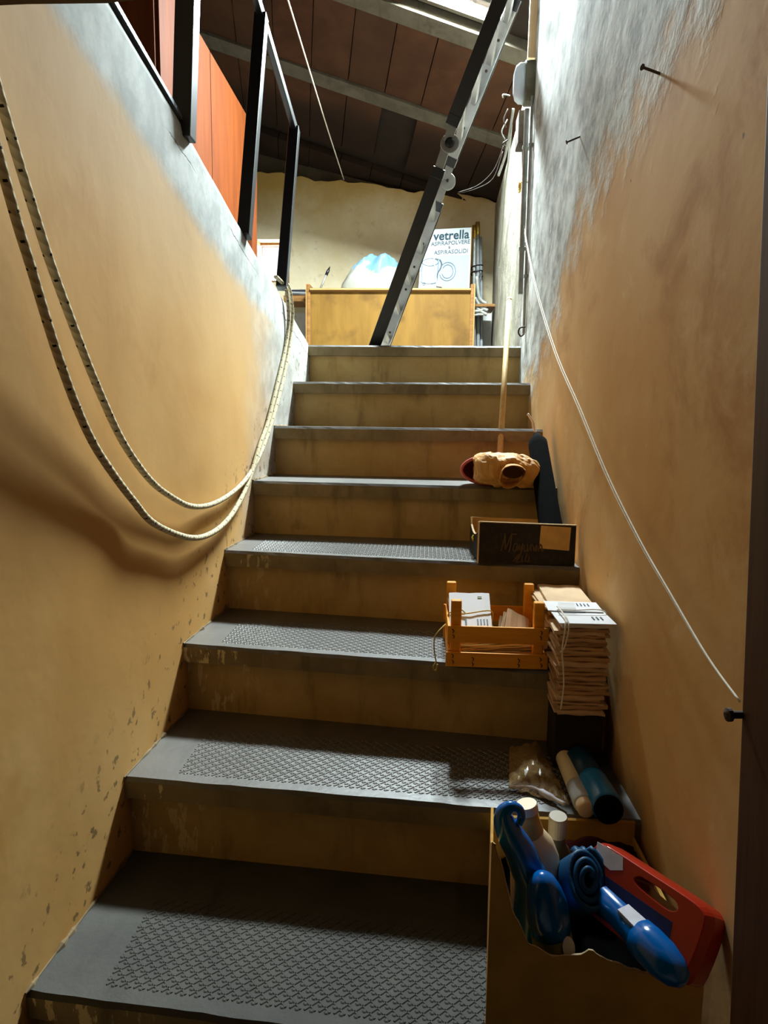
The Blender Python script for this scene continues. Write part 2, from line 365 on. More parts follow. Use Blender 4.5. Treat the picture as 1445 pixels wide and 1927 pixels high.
# ------------------------------------------------------------------ structure: floor, stairs, walls
R = .18
DL = {10: 3.45, 9: 3.09, 8: 2.79, 7: 2.50, 6: 2.222, 5: 1.923, 4: 1.607, 3: 1.287, 2: .942, 1: .62, 0: .30}
SK = {10: 0, 9: 0, 8: -.03, 7: -.05, 6: -.09, 5: -.13, 4: -.12, 3: -.075, 2: -.075, 1: -.075, 0: -.075}
def zk(k): return (k-7)*R - .01
def nose(k, x): return DL[k] + SK[k]*(x+.56)
XR = .415

fl = MB(); fl.box(-.68, .62, 3.12, 5.42, zk(9)-.2, zk(9)); fl.hexa([(-3.1,.45,.15),(-.72,.45,.15),(-.60,3.12,.15),(-3.1,3.12,.15),(-3.1,.45,.349),(-.72,.45,.349),(-.60,3.12,.349),(-3.1,3.12,.349)]); fl.box(-3.1, -.67, 3.12, 5.42, .15, .349); fl.box(.40, 1.5, 3.12, 5.42, zk(9)-.2, zk(9)-.004)
fl.box(-1.5, 1.5, -1.3, .34, zk(0)-.38, zk(0)-.18)
tagf = fl.build('floor', M_FLOOR, kind='structure')

st = thing('staircase', 'worn concrete staircase with pattern-pressed treads rising between plastered walls', 'staircase', (-.1, 1.7, zk(0)-.18), kind='structure')
TH, OV = .046, .028
for k in range(0, 10):
    rnd = random.Random(k)
    xl0, xr0 = -.70, .47
    back = (lambda x, k=k: nose(k+1, x) + OV + .01) if k < 9 else (lambda x: 3.45)
    # tread slab: rows of vertices along its length, worn front arris
    m = MB(); N = 44
    def row(fn): return [fn(xl0 + (xr0-xl0)*i/N) for i in range(N+1)]
    jit = [.0035*nz((i*.35, k*5.1, 0), 1.0) + (.004*max(0, nz((i*.8, k*3.3, 2), 1.0)-.15)) for i in range(N+1)]
    z1 = zk(k); z0 = z1 - TH
    A = [V((x, nose(k, x)+.006+jit[i], z1)) for i, x in enumerate(row(lambda q: q))]
    B = [V((x, nose(k, x)+jit[i], z1-.007-abs(jit[i]))) for i, x in enumerate(row(lambda q: q))]
    C = [V((x, nose(k, x)+.002+jit[(i*7) % N]*.5, z0)) for i, x in enumerate(row(lambda q: q))]
    D_ = [V((x, back(x), z0)) for x in row(lambda q: q)]; E_ = [V((x, back(x), z1)) for x in row(lambda q: q)]
    vs = A+B+C+D_+E_; n = N+1; fs = []
    for a, b in ((0, 1), (1, 2), (2, 3), (3, 4), (4, 0)):
        fs += [(a*n+i, a*n+i+1, b*n+i+1, b*n+i) for i in range(N)]
    fs += [(0, n, 2*n, 3*n, 4*n), tuple(q*n+N for q in (4, 3, 2, 1, 0))]
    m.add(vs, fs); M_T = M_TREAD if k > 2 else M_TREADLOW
    tr = m.build('tread', M_T, st)
    tr.data.materials.append(M_NOSE)
    for p in tr.data.polygons:
        if p.index < 3*N and p.index >= N: p.material_index = 1
    # riser under the slab
    m = MB(); zb = zk(k)-R
    m.add([(xl0, nose(k, xl0)+OV, zb-.02), (xr0, nose(k, xr0)+OV, zb-.02), (xr0, nose(k, xr0)+OV+.05, zb-.02), (xl0, nose(k, xl0)+OV+.05, zb-.02),
           (xl0, nose(k, xl0)+OV, z0), (xr0, nose(k, xr0)+OV, z0), (xr0, nose(k, xr0)+OV+.05, z0), (xl0, nose(k, xl0)+OV+.05, z0)],
          [(3,2,1,0),(4,5,6,7),(0,1,5,4),(1,2,6,5),(2,3,7,6),(3,0,4,7)])
    m.build('riser', M_RISER, st)
    # pressed diamond relief on the lower treads
    if k in (1, 2, 3, 4, 5):
        m = MB(); s = .0235; xa, xb = -.50, .33
        def pt(x, t): return V((x, nose(k, x) + .035 + t, z1+.0004))
        dep = .205; a = s*1.0
        nn = int((xb-xa)/s)
        wv = .0022
        for i in range(-int(dep/s)-1, nn+2):
            for sgn in (1, -1):
                x0 = xa + i*s if sgn == 1 else xa + i*s + dep
                # clip the diagonal to the pressed field
                ta, tb = 0.0, dep
                if sgn == 1: ta = max(ta, xa-x0); tb = min(tb, xb-x0); q = lambda t: pt(x0+t, t)
                else: ta = max(ta, x0-xb); tb = min(tb, x0-xa); q = lambda t: pt(x0-t, t)
                if tb-ta < .01: continue
                p0, p1 = q(ta), q(tb); sd = (p1-p0).normalized().cross(V((0,0,1)))*wv; up = V((0,0,.0011))
                m.add([p0-sd, p0+sd, p1+sd, p1-sd, p0-sd*.5+up, p0+sd*.5+up, p1+sd*.5+up, p1-sd*.5+up], [(4,5,6,7),(0,1,5,4),(1,2,6,5),(2,3,7,6),(3,0,4,7)])
        for i in range(nn*2):
            for j in range(int(dep/(s/2))):
                if (i+j) % 2 == 0: continue
                c = pt(xa + (i+.5)*s/2*1.0, (j+.5)*s/2)
                if c.x > xb: continue
        for i in range(nn):
            for j in range(int(dep/s)):
                for hx, hy in ((.5, 0), (0, .5)):
                    c = pt(xa + (i+hx)*s, (j+hy)*s+.0001); rr = .0042
                    m.add([c+V((rr*math.cos(t*math.pi/3), rr*math.sin(t*math.pi/3), 0)) for t in range(6)] + [c+V((rr*.6*math.cos(t*math.pi/3), rr*.6*math.sin(t*math.pi/3), .0010)) for t in range(6)],
                          [(6,7,8,9,10,11)] + [(t, (t+1) % 6, 6+(t+1) % 6, 6+t) for t in range(6)])
        m.build('diamond_relief', M_T, tr, kind='stuff')

# rough plaster left where the treads meet the left wall
for k in range(1, 9):
    y0, y1 = nose(k, -.6), nose(k+1, -.6)+OV
    ps = [V((XL(y0+(y1-y0)*i/22)+.001, y0+(y1-y0)*i/22, zk(k)+.001)) for i in range(23)]
    m = MB(); m.tube(ps, [max(.0015, .002 + .011*nz((i*.7, k*2.3, 0), 1)) for i in range(23)], 7); m.build('plaster_fillet', M_FILLET, st)
# left wall with its falling top, rounded arris
m = MB()
def cop(y): return 1.111 - .238*y + .012*nz((y, 0, 0), 2.0) + .004*nz((y, 3, 0), 9.0)
prof = []
ys = [.40 + .06*i for i in range(46)]
ys = [y for y in ys if y < 3.12] + [3.12]
rows = []
for y in ys:
    x = XL(y); zt = max(cop(y), .352)
    r_ = [V((x, y, -1.75))]
    for j in range(15):
        z = -1.7 + (zt-.03+1.7)*j/14; r_.append(V((x + .006*nz((y*2, z*2, 0), 1.0) + .003*nz((y*6, z*6, 4), 1.0), y, z)))
    r_ += [V((x-.004, y, zt-.010)), V((x-.014, y, zt)), V((x-.15, y, zt)), V((x-.16, y, -1.75))]
    rows.append(r_)
nr = len(rows[0]); vs = [q for r_ in rows for q in r_]
fs = [(i*nr+j, i*nr+(j+1) % nr, (i+1)*nr+(j+1) % nr, (i+1)*nr+j) for i in range(len(rows)-1) for j in range(nr)]
fs += [tuple(range(nr)), tuple((len(rows)-1)*nr + j for j in range(nr-1, -1, -1))]
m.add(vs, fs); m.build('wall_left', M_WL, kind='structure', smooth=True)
# small tapered end of the parapet on the top step
# right wall (tall) and low landing wall beyond the corner
m = MB()
m.grid(lambda u, v: V((XR + .006*nz((u*5, v*8, 1), 1.0) - .02*max(0, u-.93)*0, .45 + 2.68*u, -1.75 + 6.0*v)), 40, 60)
m.add([(XR, .45, -1.75), (.60, .45, -1.75), (.60, 3.13, -1.75), (XR, 3.13, -1.75), (XR, .45, 4.25), (.60, .45, 4.25), (.60, 3.13, 4.25), (XR, 3.13, 4.25)], [(0,1,5,4),(1,2,6,5),(2,3,7,6)])
m.build('wall_right', M_WR, kind='structure', smooth=True)
def xland(y): return XR + .034*(y-3.1)
m = MB()
m.hexa([(xland(3.12), 3.12, .2), (.62, 3.12, .2), (.62, 5.45, .2), (xland(5.45), 5.45, .2), (xland(3.12), 3.12, 1.47), (.62, 3.12, 1.47), (.62, 5.45, 1.64), (xland(5.45), 5.45, 1.64)])
m.build('wall_landing', M_WLAND, kind='structure')
m = MB(); m.box(1.45, 1.6, .45, 5.6, .1, 4.4); m.build('wall_east', M_DARKWALL, kind='structure')
m = MB(); m.box(-3.2, -3.05, .45, 5.6, .1, 5.4); m.build('wall_west', M_DARKWALL, kind='structure')
# back wall with window opening, ragged top
WX0, WX1, WZ0, WZ1 = -1.34, -1.075, 1.085, 1.405
m = MB(); YB = 5.4
def topz(x): return 1.69 - .115*(x-.486) + .03*nz((x*3, 0, 0), 1.0) + .02*nz((x*11, 0, 5), 1.0)
for xa, xb, za, zb in ((-3.2, WX0, .1, None), (WX0, WX1, .1, WZ0), (WX0, WX1, WZ1, None), (WX1, 1.6, .1, None)):
    nx = max(1, int((xb-xa)/.05))
    for i in range(nx):
        x0, x1 = xa+(xb-xa)*i/nx, xa+(xb-xa)*(i+1)/nx
        t0, t1 = (zb, zb) if zb else (topz(x0), topz(x1))
        m.hexa([(x0, YB, za), (x1, YB, za), (x1, YB+.2, za), (x0, YB+.2, za), (x0, YB, t0), (x1, YB, t1), (x1, YB+.2, t1), (x0, YB+.2, t0)])
m.build('wall_back', M_WBACK, kind='structure')
m = MB(); m.box(-3.2, 1.6, 5.47, 5.7, 1.46, 3.2); m.build('wall_back_upper', m_plaster('sooty_plaster', srgb(64, 54, 42), srgb(84, 72, 56), 4), kind='structure')
# window in the back wall
wd = setting('window_2', (-1.2, 5.5, WZ0))
m = MB(); m.box(WX1-.022, WX1+.004, 5.385, 5.56, WZ0-.01, WZ1+.02); m.box(WX0-.004, WX0+.022, 5.385, 5.56, WZ0, WZ1); m.box(WX0, WX1, 5.5, 5.56, WZ1-.02, WZ1); m.box(WX0, WX1, 5.40, 5.56, WZ0, WZ0+.012)
m.build('window_frame', m_wood('window_wood', srgb(130, 92, 54), srgb(150, 112, 70), 'z'), wd)
m = MB(); m.box(WX0, WX1, 5.515, 5.52, WZ0, WZ1); m.build('pane', M_WINGLASS, wd)

# doorway in the foreground: wall with right jamb and lintel, dark room behind the viewer
m = MB()
m.hexa([(.39, .52, -1.75), (1.6, .52, -1.75), (1.6, .70, -1.75), (.39, .70, -1.75), (.305, .52, .40), (1.6, .52, .40), (1.6, .70, .40), (.305, .70, .40)])
m.box(.305, 1.6, .52, .70, .40, 5)
# chamfer the jamb so that its edge leans as in the picture
m.build('trim_1', M_JAMB, kind='structure', bevel=.01)
m = MB()
for i in range(14):
    xa, xb = -.75 + 1.06*i/14, -.75 + 1.06*(i+1)/14
    ff = lambda x: .376 + max(0, x+.33)*.06 + .004*nz((x*9, 0, 0), 1)
    m.hexa([(xa, .50, ff(xa)), (xb, .50, ff(xb)), (xb, .655, ff(xb)), (xa, .655, ff(xa)), (xa, .50, .9), (xb, .50, .9), (xb, .655, .9), (xa, .655, .9)])
m.build('trim_2', M_JAMB, kind='structure')
m = MB(); m.box(-3.2, 1.6, .46, .64, .88, 5.4); m.box(-3.2, -.79, .46, .64, .1, .9); m.build('wall_front', M_DARKWALL, kind='structure')
m = MB(); m.box(-1.5, 1.6, -1.4, -1.25, -1.85, 1.2); m.box(-1.6, -1.45, -1.4, .5, -1.85, 1.2); m.box(1.45, 1.6, -1.4, .5, -1.85, 1.2); m.box(-1.6, 1.6, -1.4, .5, 1.05, 1.2); m.box(-1.6, -.62, .35, .5, -1.85, 1.2)
m.build('wall_near', M_DARKWALL, kind='structure')
m = MB(); m.lathe([(.004, -.012), (.004, .004), (.007, .005), (.007, .009), (.003, .011)], P(1384, 1345, .69), (-1, -.1, 0), 14)
kn = m.build('door_latch', M_RUST); tag(kn, 'small dark iron latch knob on the edge of the door jamb', 'latch')

# ------------------------------------------------------------------ ceiling of hollow tiles and joists
ce = setting('ceiling', RO)
m = MB()
def slab(u0, u1, v0, v1, n0, n1): m.hexa([RP(u0,v0,n0), RP(u1,v0,n0), RP(u1,v1,n0), RP(u0,v1,n0), RP(u0,v0,n1), RP(u1,v0,n1), RP(u1,v1,n1), RP(u0,v1,n1)])
U0, U1, V0, V1 = -3.6, 1.9, -4.6, 1.75
slab(U0, SKU0, V0, V1, .055, .13); slab(SKU1, U1, V0, V1, .055, .13); slab(SKU0, SKU1, V0, SKV0, .055, .13); slab(SKU0, SKU1, SKV1, V1, .055, .13)
m.build('roof_deck', simple('deck_boards', srgb(38, 28, 20), .9, .2, 10), ce)
STEP = .64*1.045; JW = .115; BL = STEP-JW-.006; BW = .232
bm_ = MB(); bm_.box(-BW/2, BW/2, -BL/2, BL/2, 0, .05)
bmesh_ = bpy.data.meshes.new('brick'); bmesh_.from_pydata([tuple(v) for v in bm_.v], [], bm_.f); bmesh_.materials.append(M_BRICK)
rot = Matrix(((RU.x, RV.x, RN.x, 0), (RU.y, RV.y, RN.y, 0), (RU.z, RV.z, RN.z, 0), (0, 0, 0, 1)))
rb = random.Random(3)
for r_ in range(-6, 3):
    vc = (r_+.5)*STEP
    for i in range(-15, 8):
        uc = (i+.5)*(BW+.006) + .045
        if r_ == -1 and uc+BW/2 > SKU0+.02 and uc-BW/2 < SKU1-.02: continue
        if r_ == 1 and i == -1: continue                  # a tile is missing over the back wall
        o = bpy.data.objects.new('brick', bmesh_); COL.objects.link(o); o.parent = ce
        p = RP(uc, vc, rb.uniform(-.003, .004)) - RO
        o.matrix_local = Matrix.Translation(p) @ rot @ Matrix.Rotation(rb.uniform(-.008, .008), 4, 'Z')
for r_ in range(-6, 2):
    m = MB(); v = r_*STEP
    m.hexa([RP(U0, v-JW/2+.004, -.012), RP(U1, v-JW/2+.004, -.012), RP(U1, v+JW/2-.004, -.012), RP(U0, v+JW/2-.004, -.012), RP(U0, v-JW/2, .053), RP(U1, v-JW/2, .053), RP(U1, v+JW/2, .053), RP(U0, v+JW/2, .053)])
    m.build('joist', M_JOIST, ce)
sk = setting('window_1', RP(.15, -.3, .05))
m = MB()
def sb(u0, u1, v0, v1, n0, n1): m.hexa([RP(u0,v0,n0), RP(u1,v0,n0), RP(u1,v1,n0), RP(u0,v1,n0), RP(u0,v0,n1), RP(u1,v0,n1), RP(u1,v1,n1), RP(u0,v1,n1)])
sb(SKU0-.02, SKU0+.002, SKV0, SKV1, .02, .10); sb(SKU1-.002, SKU1+.02, SKV0, SKV1, .02, .10); sb(SKU0-.02, SKU1+.02, SKV1-.002, SKV1+.02, .02, .10); sb(SKU0-.02, SKU1+.02, SKV0-.02, SKV0+.002, .02, .10)
m.build('window_frame', M_JOIST, sk)
m = MB(); m.hexa([RP(SKU0,SKV0,.043), RP(SKU1,SKV0,.043), RP(SKU1,SKV1,.043), RP(SKU0,SKV1,.043), RP(SKU0,SKV0,0.047), RP(SKU1,SKV0,0.047), RP(SKU1,SKV1,0.047), RP(SKU0,SKV1,0.047)])
m.build('pane', M_SKYGLASS, sk)

# ------------------------------------------------------------------ railing on the left wall
ra = thing('railing', 'black painted steel railing with square posts on the parapet', 'railing', (XL(2)-.05, 2.0, cop(2)))
def on(px, py, k): return PL(px, py, k)
b1, b2, b3 = PL(350, 246, 1.0), PL(463, 434, 1.0), PL(533, 533, 1.0)
t1 = b1 + V((.035, .01, .70)); t2 = PL(494, 30, 1.0); t3 = PL(556, 242, 1.0)
for b, t, s in ((b1, t1, .046), (b2, t2, .040), (b3, t3, .040)):
    m = MB(); d = V((-.006, 0, -.02)); m.bar(b+d, t+V((-.004, 0, 0)), s, s, (0, 1, 0)); m.build('post', M_BLACK, ra, bevel=.003)
t0 = t2 + (t2-t3)*2.2
m = MB(); m.bar(t0+V((-.004,0,0)), t3 + (t3-t2)*.06+V((-.004,0,0)), .022, .035, (1, 0, 0)); m.build('top_rail', M_BLACK, ra, bevel=.003)
m = MB(); a_, b_ = V((XL(1.0)-.012, 1.0, cop(1.0)+.006)), V((XL(1.76)-.012, 1.76, cop(1.76)+.004)); m.bar(a_, b_, .026, .010, (1, 0, 0)); m.build('bottom_rail', simple('worn_steel', srgb(96, 104, 112), .3, .2, 30, metal=.5), ra)

# orange cupboard behind the railing, board at its end
cb = thing('cupboard', 'glossy orange wooden cupboard standing behind the black railing', 'cupboard', (-1.25, 3.4, .35))
m = MB(); m.hexa([(-1.45, 2.76, .36), (-1.065, 2.76, .36), (-1.065, 4.08, .36), (-1.45, 4.08, .36), (-1.45, 2.76, 1.77), (-1.065, 2.76, 1.77), (-1.065, 4.08, 1.75), (-1.45, 4.08, 1.75)]); m.build('carcass', M_ORANGE2, cb, bevel=.003)
for ya, yb in ((2.775, 3.41), (3.418, 4.065)):
    m = MB(); m.box(-1.066, -1.05, ya, yb, .40, 1.742); m.build('door', M_ORANGE, cb, bevel=.002)
m = MB(); m.hexa([(-1.17, 4.25, .352), (-1.08, 4.25, .352), (-1.08, 4.36, .352), (-1.17, 4.36, .352), (-1.15, 4.25, 1.62), (-1.06, 4.25, 1.62), (-1.06, 4.36, 1.62), (-1.15, 4.36, 1.62)])
tag(m.build('wooden_post', M_ORANGE2, bevel=.004), 'reddish wooden post standing upright past the end of the orange cupboard', 'post')

# ------------------------------------------------------------------ ropes on the left wall
RA = [(531,527,1.0),(541,536,.99),(548,562,.982),(550,600,.982),(544,655,.982),(530,725,.982),(508,805,.982),(488,858,.98),(465,899,.975),(436,928,.965),(399,949,.955),(361,953,.94),(324,936,.925),(282,903,.90),(232,833,.86),(187,737,.82),(148,640,.79),(96,498,.755),(64,398,.74),(30,287,.73),(-5,166,.72),(-40,40,.71),(-75,-90,.71)]
RB = [(528,526,.995),(537,540,.984),(541,565,.975),(543,605,.975),(537,655,.975),(522,722,.975),(504,795,.975),(490,835,.975),(473,891,.972),(457,932,.968),(432,974,.96),(399,1003,.95),(357,1012,.935),(291,986,.905),(249,940,.88),(212,891,.86),(176,835,.835),(145,768,.81),(115,687,.785),(90,610,.765),(58,502,.745),(34,425,.735),(-5,285,.72),(-40,150,.71),(-85,-40,.71)]
def rope(pts, r, label):
    q = [PL(a, b, 1-(1-k)*(.70 if k > .97 else .30 + .40*max(0, (k-.88)/.09))) for a, b, k in pts]; q[0] = q[0] + V((-.02, 0, .012))
    m = MB(); m.tube(spline(q, 7), r, 10, uv=True); return tag(m.build('rope', M_ROPE, smooth=True), label, 'rope')
rope(RA, .0070, 'white flecked rope hanging on the left wall, the upper of the two sagging loops')
rope(RB, .0074, 'white flecked rope hanging on the left wall, the lower of the two sagging loops')
# cord from the ceiling
m = MB(); a, b = P(543, 4, 3.6), P(647, 338, 5.36); c_ = a + (a-b)*.35
m.tube(spline([c_, a, (a+b)/2+V((0,0,-.01)), b], 6), .0042, 6); tag(m.build('ceiling_cord', M_CORD, smooth=True), 'thin white cord stretched under the ceiling down to the back wall', 'cord')

# ------------------------------------------------------------------ folding ladder
ld = thing('ladder', 'folding aluminium ladder with black stiles leaning above the top step', 'ladder', (-.2, 3.3, .35))
n0, n1 = P(704, 655, 3.24), P(824, 326, 2.98); n2, n3 = P(854, 226, 2.90), P(941, 0, 2.70)
n0 = n0 + (n0-n1)*0.0; dz = (n0.z-.352)/(n1.z-n0.z); n0 = n0 - (n1-n0)*dz
n4 = n3 + (n3-n2)*.52
FO = V((.004, .43, .0))
ldir = (n1-n0).normalized(); udir = (n4-n2).normalized()
side = V((0, 1, 0))
for off, near in ((V((0,0,0)), True), (FO, False)):
    for a, b in ((n0, n1), (n2, n4)):
        d = (b-a).normalized(); ac = d.cross(side).normalized()
        m = MB(); m.bar(a+off, b+off, .024, .046, side); so = m.build('stile', M_ALU, ld, bevel=.002)
        m = MB(); m.bar(a+off+V((0, -.0135 if near else .0135, 0)), b+off+V((0, -.0135 if near else .0135, 0)), .004, .054, side)
        for e in (a, b): m.bar(e+off-d*.02, e+off+d*.02, .031, .052, side)
        m.build('stile_cover', M_BLACK, so, bevel=.002)
        # bolt heads
        m = MB(); L = (b-a).length; i = 0; s = .14
        while s < L-.04:
            q = a+off+d*s; m = MB(); m.lathe([(.006, 0), (.006, .004), (.003, .005)], q+V((0, -.012, 0)), (0, -1, 0), 8); s += .115
            if not near: m.build('bolt', M_RUST, so)
    # hinge
    m = MB(); m.bar(n1+off-ldir*.03, n2+off+udir*.03, .012, .036, side); hc = (n1*.42+n2*.58)+off
    ac = ldir.cross(side).normalized(); ac = ac if ac.x > 0 else -ac
    hc2 = hc + ac*.012
    m.lathe([(.036, -.010), (.038, -.008), (.038, .008), (.036, .010)], hc2, (0, -1, 0), 28)
    hg = m.build('hinge', M_ALU2, ld)
    m = MB(); m.lathe([(.019 if near else .006, 0), (.019 if near else .006, .010), (.012 if near else .004, .014)], hc2+V((0, -.010, 0)), (0, -1, 0), 20); m.build('hinge_knob', M_BLACK, hg)
for a, b, cnt in ((n0, n1, 5), (n2, n4, 4)):
    L = (b-a).length
    for i in range(cnt):
        q = a + (b-a)*((i+.6)/cnt); m = MB(); m.bar(q+V((0,.012,0)), q+FO-V((0,.012,0)), .026, .024, (b-a)); m.build('rung', M_ALU if i % 2 else M_ALU2, ld, bevel=.002)

# ------------------------------------------------------------------ low cabinet and what stands on it
CY = 4.95
ZL = zk(9)
a, b = P(577, 548, CY), P(892, 551, CY); ztop = .955; cx0, cx1 = a.x, b.x
ca = thing('low_cabinet', 'low ochre wooden cabinet at the head of the stairs', 'cabinet', ((cx0+cx1)/2, CY+.15, ZL))
m = MB(); m.box(cx0+.02, cx1-.02, CY+.012, CY+.024, ZL+.001, ztop-.02); m.build('front_panel', M_OCHRE, ca)
for x0, x1 in ((cx0, cx0+.024), (cx1-.024, cx1)):
    m = MB(); m.box(x0, x1, CY, CY+.33, ZL+.001, ztop+.028); m.build('side_panel', M_BROWN, ca, bevel=.003)
    m = MB(); m.box(x0-.008 if x0 == cx0 else x1-.002, x0+.002 if x0 == cx0 else x1+.008, CY+.004, CY+.03, ZL+.002, ztop+.03); m.build('edge_strip', m_wood('edge_strip_wood', srgb(168, 124, 70), srgb(186, 142, 86), 'z'), ca)
m = MB(); m.box(cx0+.02, cx1-.02, CY-.006, CY+.33, ztop-.022, ztop); m.build('top', M_BROWN, ca, bevel=.003)
m = MB(); m.box(cx0+.024, cx1-.024, CY-.012, CY-.005, ztop-.014, ztop-.004); m.build('top_beading', m_wood('bead_wood', srgb(170, 128, 74), srgb(196, 154, 98), 'x'), ca)

# printed carton
py0, py1 = CY+.06, CY+.20
p00, p10, p11, p01 = P(787, 549, py0), P(883, 549, py0), P(888, 428, py0), P(796, 433, py0)
bx = thing('vacuum_cleaner_carton', 'white printed carton of a vacuum cleaner standing on the low cabinet', 'box', ((p00.x+p10.x)/2, py0+.06, ztop))
zt_ = p11.z
bot = [V((p00.x, py0, ztop)), V((p10.x, py0, ztop)), V((p10.x+.006, py1, ztop)), V((p00.x+.006, py1, ztop))]
top = [V((p01.x, py0, p01.z)), V((p11.x, py0, zt_)), V((p11.x+.02, py1, zt_)), V((p01.x+.012, py1, p01.z))]
m = MB(); m.hexa(bot+top); m.build('carton_body', M_CARD, bx)
FXU = (bot[1]-bot[0]); 
def face(u, v, d=0): # point on the carton front, u,v in 0..1
    q = (bot[0]*(1-u)+bot[1]*u)*(1-v) + (top[0]*(1-u)+top[1]*u)*v; return q - V((0, d, 0))
m = MB(); m.hexa([face(0,0,.0015), face(1,0,.0015), face(1,0,0), face(0,0,0), face(0,1,.0015), face(.985,1,.0015), face(.985,1,0), face(0,1,0)]); m.build('front_print', M_WHITE, bx)
m = MB(); m.hexa([face(.10,.02,.002), face(.97,.02,.002), face(.97,.02,.001), face(.10,.02,.001), face(.10,.56,.002), face(.97,.56,.002), face(.97,.56,.001), face(.10,.56,.001)]); pic = m.build('picture', M_PHOTO, bx)
m = MB(); m.hexa([face(.02,.02,.0022), face(.24,.02,.0022), face(.24,.02,.001), face(.02,.02,.001), face(.02,.56,.0022), face(.24,.56,.0022), face(.24,.56,.001), face(.02,.56,.001)]); m.build('picture_strip', M_WHITE, bx)
def strokes(name, mat_, par, lines, r, fn, n=5):
    m = MB()
    for ln in lines: m.tube(spline([fn(*q) for q in ln], 4) if len(ln) > 2 else [fn(*q) for q in ln], r, n)
    return m.build(name, mat_, par)
E3 = lambda u, v: face(u, v, .003)
def ell(cx, cy, rx, ry, a0=0, a1=360, n=14): return [(cx+rx*math.cos(math.radians(a0+(a1-a0)*i/n)), cy+ry*math.sin(math.radians(a0+(a1-a0)*i/n))) for i in range(n+1)]
strokes('picture_line', M_LINE, pic, [ell(.20,.46,.16,.06), [(.04,.45),(.05,.14)], [(.36,.45),(.36,.14)], ell(.20,.14,.16,.04,180,360), ell(.55,.30,.16,.15,150,-160), ell(.55,.30,.11,.11,150,-160), [(.02,.40),(.03,.30)], ell(.10,.10,.03,.02)], .0022, E3)
strokes('picture_hose', M_INK2, pic, [[(.38,.50),(.42,.44),(.41,.36),(.36,.28),(.35,.20)], [(.40,.48),(.43,.42)]], .005, E3)
strokes('picture_tube', M_WHITE, pic, [[(.24,.62),(.30,.35),(.36,.06)], [(.36,.06),(.46,.05)], [(.30,.53),(.36,.51)]], .0055, lambda u, v: face(u, v, .005))
def text(s, size, cu, cv, mat_, par, name, width=None, bold=0.0, rise=.0):
    c = bpy.data.curves.new('t', 'FONT'); c.body = s; c.size = size; c.extrude = .0006; c.offset = bold; c.align_x = 'CENTER'; c.align_y = 'CENTER'; c.resolution_u = 3
    o = bpy.data.objects.new('t', c); COL.objects.link(o); dg = bpy.context.evaluated_depsgraph_get(); me = bpy.data.meshes.new_from_object(o.evaluated_get(dg)); bpy.data.objects.remove(o)
    xs = [v.co.x for v in me.vertices]; sc = (width/(max(xs)-min(xs))) if width else 1
    m = MB(); base = face(cu, cv, .003); ux = (face(1, cv)-face(0, cv)).normalized(); uz = (face(cu, 1)-face(cu, 0)).normalized()
    m.add([base + ux*v.co.x*sc + uz*(v.co.y*sc + rise*v.co.x*sc) - V((0, v.co.z, 0)) for v in me.vertices], [tuple(p.vertices) for p in me.polygons])
    bpy.data.meshes.remove(me); return m.build(name, mat_, par)
W_ = FXU.length
text('vetrella', .098, .59, .885, M_INK, bx, 'lettering', W_*.70, .0022, .02)
text('ASPIRAPOLVERE', .042, .58, .765, M_INK2, bx, 'lettering', W_*.76, .0006, .03)
text('&', .034, .56, .695, M_INK2, bx, 'lettering', .016, .0004)
text('ASPIRASOLIDI', .042, .60, .62, M_INK2, bx, 'lettering', W_*.66, .0006, .03)

# crumpled plastic bundle on the cabinet
bl = thing('plastic_bundle', 'pale blue and white crumpled plastic bag lying on the low cabinet', 'bag', (-.45, CY+.12, ztop))
a, b = P(640, 549, CY+.06), P(765, 549, CY+.06)
def bag(u, v):
    x = a.x + (b.x-a.x)*u; s = math.sin(math.pi*min(1, max(0, u*1.02)))**.38
    hgt = .262*s*(.62+.38*min(1, u*1.9)); ang = v*math.pi
    y = CY+.135 - math.cos(ang)*.12*(.4+.6*s); z = ztop + hgt*math.sin(ang)**.8
    fold = .020*math.sin(u*17 - v*9 + 2*nz((u*3, v*3, 0), 1)) + .016*nz((u*9, v*7, 3), 1) + .012*abs(nz((u*16, v*12, 1), 1))
    k = math.sin(ang)
    return V((x + fold*.3*k, y - fold*k, max(ztop+.002, z + fold*.8*k)))
m = MB(); m.grid(bag, 56, 30); o = m.build('blue_sheet', M_BAGB, bl)
me = o.data; me.materials.append(M_BAGW)
for p in me.polygons:
    u = (p.index % 56)/56; v = (p.index//56)/30
    if v < .20 + .10*math.sin(u*9) + .06*nz((u*8, 0, 0), 1) or u < .16+.05*nz((v*6, 2, 0), 1): p.material_index = 1
for p in me.polygons: p.use_smooth = True
# thin tool stick, pipes on a shelf board behind
ys_ = 5.24
sh = MB(); sh.box(-1.06, -.35, 5.12, 5.39, .895, .935); tag(sh.build('shelf_board', M_BROWN), 'dark wooden shelf board on the back wall under the window', 'shelf')
m = MB(); m.tube([V((-1.055, 5.16, .935+.017)), V((-.40, 5.16, .935+.017))], .017, 12); tag(m.build('pipe', M_PIPE, smooth=True), 'light grey pipe lying on the shelf board behind the low cabinet', 'pipe')
m = MB(); m.tube([V((-1.06, 5.20, .935+.043)), V((-.36, 5.20, .935+.043))], .016, 12); m.tube([V((-1.05, 5.225, .952)), V((-.36, 5.225, .952))], .016, 12)
tag(m.build('pipe', M_DPIPE, smooth=True), 'dark grey pipe lying behind the light one on the shelf board', 'pipe')
tk = thing('paint_brush', 'thin dark stick tool leaning over the left end of the low cabinet', 'tool', P(603, 546, CY+.10))
m = MB(); a, b = P(601, 549, CY+.10), P(618, 508, CY+.16); a.z = ztop; m.tube([a, b], [.008, .007], 8); m.build('shaft', M_STEEL, tk, smooth=True)
